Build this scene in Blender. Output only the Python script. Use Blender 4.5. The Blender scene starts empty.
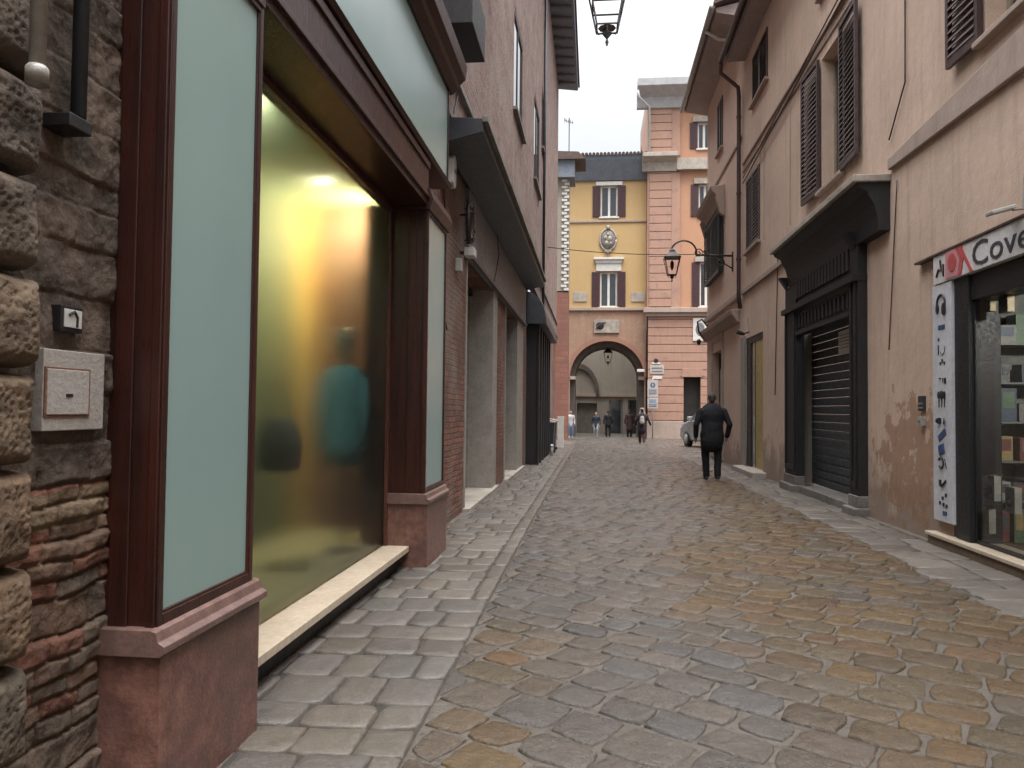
import bpy, bmesh, math, random
import numpy as np
from mathutils import Vector, Matrix, noise, Euler
random.seed(7)
R = math.radians
scn = bpy.context.scene
COL = bpy.context.collection
# ------------------------------------------------------------------ camera
FPX, CH = 770.0, 1.52
YAW, PITCH, ROLL = math.atan(81/FPX), math.atan(25/FPX), R(.6)
cam = bpy.data.cameras.new('camera'); co = bpy.data.objects.new('camera', cam); COL.objects.link(co)
CM = Matrix.Rotation(YAW, 4, 'Z') @ Matrix.Rotation(R(90)+PITCH, 4, 'X') @ Matrix.Rotation(ROLL, 4, 'Z')
co.matrix_world = Matrix.Translation((0, 0, CH)) @ CM
cam.sensor_width = 36; cam.lens = 36*FPX/1024; cam.clip_start = .05; cam.clip_end = 2000
scn.camera = co
def ray(px, py): return CM.to_3x3() @ Vector(((px-512)/FPX, (384-py)/FPX, -1))
def DX(px, X, py=410):                        # distance down the street where a sight line meets a wall plane x=X
    r = ray(px, py); return X/r.x*r.y
def ZX(px, py, X): r = ray(px, py); return CH + X/r.x*r.z
def XY(px, py, Y): r = ray(px, py); return Y/r.y*r.x, CH + Y/r.y*r.z
def gz(y): return 0.0 if y < 10 else -.005*(y-10)
# ------------------------------------------------------------------ materials
def newmat(name):
    m = bpy.data.materials.new(name); m.use_nodes = True
    nt = m.node_tree; return m, nt, nt.nodes['Principled BSDF']
def nd(nt, t, **kw):
    n = nt.nodes.new(t)
    for k, v in kw.items():
        if k in n.inputs: n.inputs[k].default_value = v
        else: setattr(n, k, v)
    return n
def pos(nt, scale=(1, 1, 1)):
    g = nd(nt, 'ShaderNodeNewGeometry'); mp = nd(nt, 'ShaderNodeMapping'); mp.inputs['Scale'].default_value = scale
    nt.links.new(g.outputs['Position'], mp.inputs['Vector']); return mp.outputs[0]
def noi(nt, vec, scale, detail=4, rough=.6, lo=.35, hi=.65):
    n = nd(nt, 'ShaderNodeTexNoise', Scale=scale, Detail=detail, Roughness=rough); nt.links.new(vec, n.inputs['Vector'])
    r = nd(nt, 'ShaderNodeMapRange'); r.inputs[1].default_value = lo; r.inputs[2].default_value = hi
    nt.links.new(n.outputs['Fac'], r.inputs[0]); return r.outputs[0]
def mix(nt, f, a, b, blend='MIX'):
    m = nd(nt, 'ShaderNodeMix', data_type='RGBA', blend_type=blend)
    if isinstance(f, (int, float)): m.inputs[0].default_value = f
    else: nt.links.new(f, m.inputs[0])
    for s, i in ((a, 6), (b, 7)):
        if isinstance(s, tuple): m.inputs[i].default_value = (*s[:3], 1)
        else: nt.links.new(s, m.inputs[i])
    return m.outputs[2]
def mth(nt, op, a, b=None, c=None):
    m = nd(nt, 'ShaderNodeMath', operation=op)
    for i, s in enumerate((a, b, c)):
        if s is None: continue
        if isinstance(s, (int, float)): m.inputs[i].default_value = s
        else: nt.links.new(s, m.inputs[i])
    return m.outputs[0]
def bump(nt, bs, h, strength=.4, dist=.01):
    b = nd(nt, 'ShaderNodeBump', Strength=strength, Distance=dist); nt.links.new(h, b.inputs['Height'])
    nt.links.new(b.outputs[0], bs.inputs['Normal'])
def M(name, c, c2=None, rough=.7, vs=3, bs=60, bd=.002, metal=0, stretch=(1, 1, 1), spec=.5, dirt=None):
    m, nt, b = newmat(name); v = pos(nt, stretch)
    if c2 is None: c2 = tuple(x*.72 for x in c)
    f = noi(nt, v, vs, 6); out = mix(nt, f, c, c2)
    f2 = noi(nt, v, vs*7, 5); out = mix(nt, mth(nt, 'MULTIPLY', f2, .35), out, tuple(x*.6 for x in c2))
    if dirt: out = mix(nt, noi(nt, v, .8, 8, .7, .5, .68), out, dirt)
    nt.links.new(out, b.inputs['Base Color'])
    b.inputs['Roughness'].default_value = rough; b.inputs['Metallic'].default_value = metal
    b.inputs['Specular IOR Level'].default_value = spec
    rr = nd(nt, 'ShaderNodeMapRange'); nt.links.new(f2, rr.inputs[0]); rr.inputs[3].default_value = rough*.8; rr.inputs[4].default_value = min(1, rough*1.2)
    nt.links.new(rr.outputs[0], b.inputs['Roughness'])
    if bd: bump(nt, b, noi(nt, v, bs, 6), .6, bd)
    return m
def plaster(name, c, stain, damp=None, patch=None, streak=.35, worn=None, bd=.004, patchbox=None):
    m, nt, b = newmat(name); v = pos(nt)
    g = nd(nt, 'ShaderNodeNewGeometry'); sx = nd(nt, 'ShaderNodeSeparateXYZ'); nt.links.new(g.outputs['Position'], sx.inputs[0])
    out = mix(nt, noi(nt, v, .7, 8, .65, .38, .62), c, tuple(a*.55+s*.45 for a, s in zip(c, stain)))
    out = mix(nt, mth(nt, 'MULTIPLY', noi(nt, v, 6, 6, .7), .3), out, stain)
    out = mix(nt, mth(nt, 'MULTIPLY', noi(nt, v, 26, 3, .6, .55, .7), .22), out, tuple(x*1.25 for x in c))
    vs_ = pos(nt, (3.0, 3.0, .22)); out = mix(nt, mth(nt, 'MULTIPLY', noi(nt, vs_, 2.2, 6, .7, .5, .72), streak), out, tuple(x*.6 for x in stain))
    n2 = noi(nt, v, 1.7, 7, .7, .3, .7)
    if damp:
        h = mth(nt, 'SUBTRACT', mth(nt, 'MULTIPLY', n2, 1.3), sx.outputs[2]); r = nd(nt, 'ShaderNodeMapRange'); nt.links.new(h, r.inputs[0]); r.inputs[1].default_value = -.25; r.inputs[2].default_value = .35
        out = mix(nt, mth(nt, 'MULTIPLY', r.outputs[0], .75), out, damp)
    if worn:
        f = noi(nt, v, 2.3, 9, .72, .56, .60); out = mix(nt, f, out, worn)
    if patchbox:
        (y0, y1, z0, z1, pc, pc2) = patchbox
        cy, cz = (y0+y1)/2, (z0+z1)/2
        dy = mth(nt, 'DIVIDE', mth(nt, 'SUBTRACT', sx.outputs[1], cy), (y1-y0)/2); dz = mth(nt, 'DIVIDE', mth(nt, 'SUBTRACT', sx.outputs[2], cz), (z1-z0)/2)
        rr = mth(nt, 'ADD', mth(nt, 'MULTIPLY', dy, dy), mth(nt, 'MULTIPLY', dz, dz))
        nn = noi(nt, v, 3.5, 8, .7, .2, .8)
        e = mth(nt, 'SUBTRACT', mth(nt, 'ADD', .75, mth(nt, 'MULTIPLY', mth(nt, 'SUBTRACT', nn, .5), 4.2)), rr)
        r = nd(nt, 'ShaderNodeMapRange'); nt.links.new(e, r.inputs[0]); r.inputs[1].default_value = 0; r.inputs[2].default_value = .08
        pcol = mix(nt, noi(nt, v, 9, 6), pc, pc2)
        out = mix(nt, mth(nt, 'MULTIPLY', r.outputs[0], .75), out, pcol)
    nt.links.new(out, b.inputs['Base Color']); b.inputs['Roughness'].default_value = .9; b.inputs['Specular IOR Level'].default_value = .25
    hh = mth(nt, 'ADD', mth(nt, 'MULTIPLY', noi(nt, v, 2.5, 6), 1.6), mth(nt, 'MULTIPLY', noi(nt, v, 45, 4), .35))
    bump(nt, b, hh, .7, bd)
    return m
def brickmat(name, c1, c2, mortar, axis='X', bw=.26, bh=.062, wash=None, washz=3.0, grey=None):
    m, nt, b = newmat(name)
    g = nd(nt, 'ShaderNodeNewGeometry'); sx = nd(nt, 'ShaderNodeSeparateXYZ'); nt.links.new(g.outputs['Position'], sx.inputs[0])
    wob = noi(nt, g.outputs['Position'], 3, 3, .5, 0, 1)
    cx = nd(nt, 'ShaderNodeCombineXYZ'); nt.links.new(sx.outputs[1 if axis == 'X' else 0], cx.inputs[0])
    nt.links.new(mth(nt, 'ADD', sx.outputs[2], mth(nt, 'MULTIPLY', wob, .03)), cx.inputs[1])
    bt = nd(nt, 'ShaderNodeTexBrick', Scale=1.0); bt.inputs['Brick Width'].default_value = bw; bt.inputs['Row Height'].default_value = bh
    bt.inputs['Mortar Size'].default_value = .009; bt.inputs['Mortar Smooth'].default_value = .4; bt.inputs['Bias'].default_value = 0
    bt.inputs['Color1'].default_value = (*c1, 1); bt.inputs['Color2'].default_value = (*c2, 1); bt.inputs['Mortar'].default_value = (*mortar, 1)
    nt.links.new(cx.outputs[0], bt.inputs['Vector'])
    v = g.outputs['Position']
    out = mix(nt, mth(nt, 'MULTIPLY', noi(nt, v, 14, 6, .7), .5), bt.outputs['Color'], tuple(x*.5 for x in c2))
    out = mix(nt, noi(nt, v, 1.1, 8, .7, .46, .62), out, tuple(.5*(a+c) for a, c in zip(mortar, c2)))
    if grey: out = mix(nt, noi(nt, v, .5, 8, .7, .45, .6), out, grey)
    if wash:
        h = mth(nt, 'ADD', sx.outputs[2], mth(nt, 'MULTIPLY', noi(nt, v, 1.3, 8, .7, .2, .8), 2.2)); r = nd(nt, 'ShaderNodeMapRange'); nt.links.new(h, r.inputs[0]); r.inputs[1].default_value = washz; r.inputs[2].default_value = washz+.8
        out = mix(nt, mth(nt, 'MULTIPLY', r.outputs[0], .75), out, wash)
    nt.links.new(out, b.inputs['Base Color']); b.inputs['Roughness'].default_value = .92; b.inputs['Specular IOR Level'].default_value = .25
    hh = mth(nt, 'ADD', mth(nt, 'MULTIPLY', mth(nt, 'SUBTRACT', 1, bt.outputs['Fac']), 1), mth(nt, 'MULTIPLY', noi(nt, v, 22, 6, .7), .9))
    bump(nt, b, hh, 1, .012)
    return m
def attrmat(name, rough=.5, bs=40, bd=.004, mottled=.35, spec=.5, wet=0):
    m, nt, b = newmat(name); a = nd(nt, 'ShaderNodeAttribute', attribute_name='Col'); v = pos(nt)
    f = noi(nt, v, 11, 8, .7, .3, .7)
    out = mix(nt, mth(nt, 'MULTIPLY', f, mottled), a.outputs['Color'], (.035, .03, .026))
    out = mix(nt, mth(nt, 'MULTIPLY', noi(nt, v, 60, 5, .7, .5, .72), .25), out, (.30, .27, .23))
    nt.links.new(out, b.inputs['Base Color']); b.inputs['Specular IOR Level'].default_value = spec
    r = nd(nt, 'ShaderNodeMapRange'); nt.links.new(noi(nt, v, 1.5, 6, .7), r.inputs[0]); r.inputs[3].default_value = rough-.1; r.inputs[4].default_value = rough+.15
    nt.links.new(r.outputs[0], b.inputs['Roughness'])
    hh = mth(nt, 'ADD', noi(nt, v, 9, 6, .6), mth(nt, 'MULTIPLY', noi(nt, v, bs, 8, .7, .2, .8), .8))
    bump(nt, b, hh, .8, bd)
    return m
def emit(name, c, s):
    m, nt, b = newmat(name); b.inputs['Base Color'].default_value = (*c, 1); b.inputs['Emission Color'].default_value = (*c, 1); b.inputs['Emission Strength'].default_value = s; return m
def glassm(name, rough=.0, col=(1, 1, 1), ior=1.45):
    m, nt, b = newmat(name); b.inputs['Base Color'].default_value = (*col, 1); b.inputs['Roughness'].default_value = rough
    b.inputs['Transmission Weight'].default_value = 1; b.inputs['IOR'].default_value = ior; return m
wood = M('dark_red_wood', (.052, .013, .008), (.022, .007, .005), .33, 3, 40, .0006, stretch=(5, 5, .35), spec=.5)
woodbrown = M('brown_wood', (.10, .035, .022), (.05, .018, .012), .45, 5, 40, .001, stretch=(6, 6, .6))
frost, _nt, _b = newmat('frosted_green_glass'); _v = pos(_nt, (1, 1, .5))
_nt.links.new(mix(_nt, noi(_nt, _v, .8, 3), (.26, .36, .345), (.235, .335, .32)), _b.inputs['Base Color']); _b.inputs['Roughness'].default_value = .22; _b.inputs['Specular IOR Level'].default_value = .6
redmarble = M('red_marble', (.27, .135, .105), (.12, .055, .042), .4, 13, 50, .0015, dirt=(.10, .06, .05))
mould = M('moulding_marble', (.20, .125, .105), (.12, .07, .06), .35, 9, 50, .001)
cream = M('cream_marble', (.62, .52, .40), (.50, .41, .31), .35, 3, 60, .0005)
palestone = M('pale_stone', (.46, .41, .35), (.33, .29, .25), .75, 4, 60, .003, dirt=(.2, .17, .145))
greystone = M('grey_stone', (.24, .22, .20), (.16, .145, .13), .75, 5, 50, .004, dirt=(.09, .08, .07))
black = M('black_paint', (.010, .010, .012), (.016, .015, .016), .5, 4, 60, .001)
blackwood = M('worn_black_wood', (.007, .007, .009), (.017, .015, .016), .6, 6, 60, .002, stretch=(3, 3, .6))
iron = M('dark_iron', (.022, .020, .020), (.05, .035, .028), .5, 9, 80, .001, metal=.4)
zinc = M('zinc_pipe', (.42, .41, .38), (.32, .30, .27), .5, 6, 60, .001, metal=.2)
bluepipe = M('slate_pipe', (.045, .055, .07), (.03, .036, .045), .5, 6, 60, .001)
brownpipe = M('brown_pipe', (.075, .04, .035), (.05, .028, .025), .5, 6, 60, .001)
shutterm = M('dark_brown_shutter', (.095, .062, .06), (.06, .04, .04), .42, 8, 60, .001, spec=.4)
plum = M('plum_shutter', (.085, .035, .04), (.06, .027, .032), .6, 8, 60, .001)
whitep = M('white_paint', (.72, .71, .68), (.62, .60, .56), .5, 5, 60, .0005)
whiteplastic = M('white_plastic', (.60, .60, .58), (.5, .49, .46), .5, 5, 60, 0)
greyp = M('grey_paint', (.21, .21, .215), (.16, .16, .165), .6, 3, 40, .001, dirt=(.09, .09, .09))
lightpost = M('pale_grey_stone_jamb', (.34, .31, .28), (.27, .245, .22), .7, 3, 40, .002)
darkgrey = M('dark_grey_metal', (.045, .048, .056), (.03, .032, .038), .45, 5, 50, .001, metal=.1)
dark = M('dark_interior', (.012, .011, .010), (.02, .018, .015), .8, 3, 40, 0)
peach = plaster('peach_plaster', (.64, .485, .385), (.42, .315, .25), damp=(.24, .185, .15), streak=.35,
                patchbox=(9.1, 11.4, .1, 1.75, (.36, .20, .12), (.27, .17, .11)))
peach2 = plaster('rose_plaster', (.62, .46, .37), (.46, .33, .27), damp=(.24, .18, .15), streak=.35)
yellow = plaster('ochre_plaster', (.50, .345, .165), (.44, .30, .155), streak=.15, bd=.002)
orange = plaster('orange_plaster', (.48, .265, .165), (.42, .235, .155), streak=.12, bd=.002)
pink = plaster('pink_rendered_blocks', (.42, .26, .195), (.35, .21, .16), streak=.25, worn=(.32, .21, .175), bd=.004)
pinkdark = M('groove_render', (.30, .18, .14), None, .9, 3)
archm = plaster('arch_pink_brick', (.36, .235, .165), (.29, .18, .13), streak=.35, worn=(.36, .27, .2))
tanp = plaster('tan_plaster', (.33, .295, .25), (.25, .22, .185), streak=.3)
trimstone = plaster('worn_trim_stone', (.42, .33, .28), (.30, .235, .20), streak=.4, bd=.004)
brickL = brickmat('old_brick', (.40, .17, .115), (.20, .10, .075), (.10, .08, .065), bw=.27, bh=.075, grey=(.24, .19, .16))
brickLU = brickmat('faded_brick', (.34, .215, .18), (.20, .135, .12), (.40, .34, .30), bw=.3, bh=.085)
brickR = brickmat('red_brick', (.36, .17, .125), (.28, .13, .10), (.16, .10, .08), axis='Y', bw=.9, bh=.30)
soffitp_ = 0
soffitp = M('rose_soffit', (.42, .34, .31), (.34, .28, .26), .85, 2, 30, .002)
soffit = M('grey_blue_soffit', (.20, .225, .27), (.16, .18, .22), .8, 2, 30, .002)
tile = M('roof_tiles', (.14, .09, .075), (.09, .065, .055), .9, 5, 40, .004)
rollm = M('roller_metal', (.05, .054, .06), (.065, .07, .075), .6, 2, 50, .0008, metal=.2)
stonemat = attrmat('rough_stone', .85, 45, .008, .5, .2)
cobm = attrmat('cobbles', .27, 55, .010, .5, .5)
pavm = attrmat('pavement_slabs', .42, 50, .004, .34, .45)
def groundmat():
    m, nt, b = newmat('sandy_joints'); v = pos(nt)
    out = mix(nt, noi(nt, v, .9, 6, .7), (.125, .108, .09), (.085, .073, .06)); out = mix(nt, noi(nt, v, 18, 8, .7, .5, .7), out, (.035, .029, .024))
    nt.links.new(out, b.inputs['Base Color']); b.inputs['Roughness'].default_value = .75; bump(nt, b, noi(nt, v, 60, 6, .7), .8, .006); return m
groundm = groundmat()
clearglass = glassm('window_glass', 0, (.93, .97, .96), 1.25)
blurglass = glassm('hazy_shop_glass', .28, (.84, .92, .86), 1.07)
paneglass = M('dark_window_pane', (.05, .06, .065), (.03, .035, .04), .06, 1, 10, 0, spec=.8)
skin_ = M('skin', (.50, .30, .22), (.42, .24, .17), .55, 12, 60, 0)
# ------------------------------------------------------------------ mesh building
OFF = {}
class MB:
    def __init__(s): s.v, s.f, s.c = [], [], None
    def face(s, pts):
        i = len(s.v); s.v += [tuple(p) for p in pts]; s.f.append(tuple(range(i, i+len(pts)))); return s
    def box(s, x0, x1, y0, y1, z0, z1, mat=None):
        if x0 > x1: x0, x1 = x1, x0
        if y0 > y1: y0, y1 = y1, y0
        if z0 > z1: z0, z1 = z1, z0
        i = len(s.v); P = [Vector(p) for p in ((x0,y0,z0),(x1,y0,z0),(x1,y1,z0),(x0,y1,z0),(x0,y0,z1),(x1,y0,z1),(x1,y1,z1),(x0,y1,z1))]
        if mat is not None: P = [mat @ p for p in P]
        s.v += [tuple(p) for p in P]
        s.f += [tuple(i+k for k in q) for q in ((0,3,2,1),(4,5,6,7),(0,1,5,4),(1,2,6,5),(2,3,7,6),(3,0,4,7))]; return s
    def prism(s, prof, a, b, axis='Y'):
        """profile of 2-D points swept from a to b along an axis. axis Y: (x,z); axis X: (y,z); axis Z: (x,y)"""
        def p3(p, t): return {'Y': (p[0], t, p[1]), 'X': (t, p[0], p[1]), 'Z': (p[0], p[1], t)}[axis]
        n = len(prof); i = len(s.v); s.v += [p3(p, a) for p in prof] + [p3(p, b) for p in prof]
        for k in range(n): s.f.append((i+k, i+(k+1) % n, i+n+(k+1) % n, i+n+k))
        s.f.append(tuple(i+k for k in range(n))[::-1]); s.f.append(tuple(i+n+k for k in range(n))); return s
    def tube(s, pts, r, n=10, r2=None, cap=True):
        pts = [Vector(p) for p in pts]; m = len(pts); i = len(s.v); up = None
        for k, p in enumerate(pts):
            d = ((pts[min(k+1, m-1)]-p).normalized() + (p-pts[max(k-1, 0)]).normalized())
            d = d.normalized() if d.length > 1e-6 else Vector((0, 0, 1))
            if up is None: up = Vector((0, 0, 1)) if abs(d.z) < .9 else Vector((1, 0, 0))
            u = d.cross(up).normalized(); w = u.cross(d).normalized(); up = w
            rr = r if r2 is None else r+(r2-r)*k/(m-1)
            for j in range(n): a = 2*math.pi*j/n; s.v.append(tuple(p+u*(rr*math.cos(a))+w*(rr*math.sin(a))))
        for k in range(m-1):
            for j in range(n): s.f.append((i+k*n+j, i+k*n+(j+1) % n, i+(k+1)*n+(j+1) % n, i+(k+1)*n+j))
        if cap: s.f.append(tuple(i+j for j in range(n))[::-1]); s.f.append(tuple(i+(m-1)*n+j for j in range(n)))
        return s
    def lathe(s, prof, c, n=16, sq=(1, 1), axis=None):
        i = len(s.v); A = axis if axis is not None else Matrix.Identity(3)
        for r_, z in prof:
            for j in range(n): a = 2*math.pi*j/n; s.v.append(tuple(Vector(c)+A@Vector((r_*math.cos(a)*sq[0], r_*math.sin(a)*sq[1], z))))
        for k in range(len(prof)-1):
            for j in range(n): s.f.append((i+k*n+j, i+k*n+(j+1) % n, i+(k+1)*n+(j+1) % n, i+(k+1)*n+j))
        s.f.append(tuple(i+j for j in range(n))[::-1]); s.f.append(tuple(i+(len(prof)-1)*n+j for j in range(n))); return s
    def build(s, name, m, parent=None, bevel=0, smooth=False, cols=None):
        me = bpy.data.meshes.new(name); o = bpy.data.objects.new(name, me); COL.objects.link(o)
        off = OFF.get(parent.name, Vector((0, 0, 0))) if parent else Vector((0, 0, 0))
        vs = [(v[0]-off.x, v[1]-off.y, v[2]-off.z) for v in s.v]
        me.from_pydata(vs, [], s.f); me.materials.append(m)
        if cols is not None:
            ca = me.color_attributes.new('Col', 'FLOAT_COLOR', 'POINT')
            arr = np.ones((len(vs), 4), dtype=np.float32); arr[:, :3] = np.array(cols, dtype=np.float32)
            ca.data.foreach_set('color', arr.ravel())
        if smooth: me.polygons.foreach_set('use_smooth', [True]*len(me.polygons))
        me.update()
        bm = bmesh.new(); bm.from_mesh(me); bmesh.ops.recalc_face_normals(bm, faces=bm.faces) if not getattr(s, 'keep', False) else None; bm.to_mesh(me); bm.free()
        if bevel:
            md = o.modifiers.new('bevel', 'BEVEL'); md.width = bevel; md.segments = 2; md.limit_method = 'ANGLE'
        if parent: o.parent = parent; OFF[o.name] = off
        return o
def tag(o, label, cat, group=None, kind=None):
    if label: o['label'] = label
    if cat: o['category'] = cat
    if group: o['group'] = group
    if kind: o['kind'] = kind
    return o
def thing(name, loc, label, cat, group=None):
    o = bpy.data.objects.new(name, None); COL.objects.link(o); o.location = loc; OFF[o.name] = Vector(loc); o.empty_display_size = .3
    return tag(o, label, cat, group)
def struct(o): o['kind'] = 'structure'; return o
def wall(plane, c, u0, u1, z0, z1, holes, depth, mb=None):
    """sheet of wall on plane ('X' or 'Y')=c with rectangular openings (u0,u1,z0,z1) and their reveals; depth signed"""
    mb = mb or MB()
    us = sorted({u0, u1, *[h[0] for h in holes], *[h[1] for h in holes]}); zs = sorted({z0, z1, *[h[2] for h in holes], *[h[3] for h in holes]})
    us = [u for u in us if u0 <= u <= u1]; zs = [z for z in zs if z0 <= z <= z1]
    P = (lambda u, z, d=0: (c+d, u, z)) if plane == 'X' else (lambda u, z, d=0: (u, c+d, z))
    for a, b in zip(us, us[1:]):
        for p, q in zip(zs, zs[1:]):
            mu, mz = (a+b)/2, (p+q)/2
            if any(h[0] < mu < h[1] and h[2] < mz < h[3] for h in holes): continue
            mb.face([P(a, p), P(b, p), P(b, q), P(a, q)])
    for h in holes:
        a, b, p, q = h[:4]
        mb.face([P(a, p), P(a, q), P(a, q, depth), P(a, p, depth)]); mb.face([P(b, p), P(b, q), P(b, q, depth), P(b, p, depth)])
        mb.face([P(a, q), P(b, q), P(b, q, depth), P(a, q, depth)]); mb.face([P(a, p), P(b, p), P(b, p, depth), P(a, p, depth)])
    # outer returns
    D = depth*4
    mb.face([P(u0, z0), P(u0, z1), P(u0, z1, D), P(u0, z0, D)]); mb.face([P(u1, z0), P(u1, z1), P(u1, z1, D), P(u1, z0, D)])
    mb.face([P(u0, z1), P(u1, z1), P(u1, z1, D), P(u0, z1, D)])
    return mb
def text(s, size, M4, m, name, parent=None, ext=.002):
    cu = bpy.data.curves.new(name, 'FONT'); cu.body = s; cu.size = size; cu.extrude = ext; cu.resolution_u = 3
    o = bpy.data.objects.new(name+'_t', cu); COL.objects.link(o)
    dg = bpy.context.evaluated_depsgraph_get(); me = bpy.data.meshes.new_from_object(o.evaluated_get(dg)); bpy.data.objects.remove(o)
    me.transform(M4); off = OFF.get(parent.name, Vector()) if parent else Vector()
    me.transform(Matrix.Translation(-off)); me.materials.clear(); me.materials.append(m); me.name = name
    r = bpy.data.objects.new(name, me); COL.objects.link(r)
    if parent: r.parent = parent; OFF[r.name] = off
    return r
# ------------------------------------------------------------------ ground and paving
g = MB()
ys = [-20, 10, 60, 200]
for a, b in zip(ys, ys[1:]): g.face([(-60, a, gz(a)+.003), (60, a, gz(a)+.003), (60, b, gz(b)+.003), (-60, b, gz(b)+.003)])
struct(g.build('ground', groundm))
def n2(x, y, s=1, k=0): return noise.noise(Vector((x*s, y*s, k)))
def stone(mb, cols, quad, h, c, n=14, inset=.012, rnd=.25, tilt=(0, 0), seed=0):
    """one laid stone: rounded outline of a jittered quad, shoulders and a slightly domed top"""
    q = [Vector((p[0], p[1])) for p in quad]; ce = sum(q, Vector((0, 0)))/4
    ring = []
    for k in range(n):
        a = 2*math.pi*k/n; ca, sa = math.cos(a), math.sin(a)
        e = rnd; m_ = max(abs(ca), abs(sa)); u, v = ca/m_, sa/m_                      # square
        u2, v2 = ca*1.06, sa*1.06; u, v = u*(1-e)+u2*e, v*(1-e)+v2*e
        u, v = (u+1)/2, (v+1)/2
        p = q[0]*(1-u)*(1-v)+q[1]*u*(1-v)+q[2]*u*v+q[3]*(1-u)*v
        j = 1+.10*noise.noise(Vector((p.x*11, p.y*11, seed)))
        ring.append(ce+(p-ce)*j)
    i = len(mb.v); z0 = gz(ce.y)
    sz = min((q[1]-q[0]).length, (q[3]-q[0]).length)/2
    for f, z in ((0, -.035), (.02, h*.6), (.09, h*.95), (.42, h*1.04)):
        for p in ring:
            pp = p+(ce-p)*f if f else p
            zz = z+(tilt[0]*(pp.x-ce.x)+tilt[1]*(pp.y-ce.y) if z > 0 else 0) + (.004*noise.noise(Vector((pp.x*14, pp.y*14, 3))) if f > .1 else 0)
            mb.v.append((pp.x, pp.y, z0+zz)); cols.append(c)
    mb.v.append((ce.x, ce.y, z0+h*1.1)); cols.append(c)
    for L in range(3):
        for k in range(n): mb.f.append((i+L*n+k, i+L*n+(k+1) % n, i+(L+1)*n+(k+1) % n, i+(L+1)*n+k))
    for k in range(n): mb.f.append((i+3*n+k, i+3*n+(k+1) % n, i+4*n))
def lerp(a, b, t): return tuple(x*(1-t)+y*t for x, y in zip(a, b))
GREYS = [(.26, .22, .19), (.23, .20, .18), (.28, .235, .20), (.22, .195, .175), (.26, .21, .17), (.225, .21, .205)]
OCHRE = [(.25, .17, .09), (.22, .145, .08), (.26, .185, .105), (.20, .15, .10), (.24, .15, .09), (.20, .17, .14)]
GREYS = [tuple(k_*.37 for k_ in c_) for c_ in GREYS]; OCHRE = [(c_[0]*.44, c_[1]*.37, c_[2]*.22) for c_ in OCHRE]
def cobcol(x, y):
    w = n2(x, y, .45, 5)*1.1
    t = min(1, max(0, (x-.75-.06*y+w*1.2)*1.5))
    if y > 14: t *= max(0.25, 1-(y-14)/14)
    t2 = max(0, 1-abs(x+.5)/.33)*min(1, max(0, (6.2-y)))
    t = max(t*.9, t2)
    c = lerp(random.choice(GREYS), random.choice(OCHRE), t if random.random() < .85 else t*.3)
    v = random.uniform(.88, 1.1)
    if random.random() < .05: v *= .75
    return tuple(a*v for a in c)
mb, cols = MB(), []
ang = R(-31)
ca, sa = math.cos(ang), math.sin(ang)
v = -4.0
while v < 50:                                   # rows of setts, laid slightly askew across the carriageway
    near = v < 15
    rh = random.uniform(.23, .32) if near else random.uniform(.25, .33)
    u = -30.0+random.random()
    umax = 11.0
    while u < umax:
        w = random.uniform(.24, .40) if near else random.uniform(.27, .42)
        cen = Vector((u+w/2, v+rh/2)); _x = cen.x*ca-cen.y*sa
        if not (-2.2 < _x < 9.6): u += w; continue
        def W(a, b):
            x, y = a*ca-b*sa, a*sa+b*ca
            return Vector((x+.10*n2(x, y, .5, 1)+.03*n2(x, y, 2.5, 2), y+.16*n2(x, y, .45, 7)+.035*n2(x, y, 2.2, 9)))
        cc = W(cen.x, cen.y)
        wide = cc.y > 29
        x0l, x1l = (-.80, 3.16)
        if wide: x0l, x1l = (-1.45, 9.0)
        if x0l-.09 < cc.x < x1l+.09 and -1.5 < cc.y < 47.3:
            gp = random.uniform(.005, .011)
            J = lambda: Vector((random.uniform(-.016, .016), random.uniform(-.014, .014)))
            q = [W(u+gp, v+gp)+J(), W(u+w-gp, v+gp)+J(), W(u+w-gp, v+rh-gp)+J(), W(u+gp, v+rh-gp)+J()]
            for p in q: p.x = min(max(p.x, x0l+.008), x1l-.008)
            stone(mb, cols, q, random.uniform(.014, .022), cobcol(cc.x, cc.y), 16 if near else 8, rnd=random.uniform(.15, .55), tilt=(random.uniform(-.02, .02), random.uniform(-.025, .025)))
        u += w
    v += rh
o = mb.build('road', cobm, smooth=True, cols=cols); struct(o)
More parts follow.
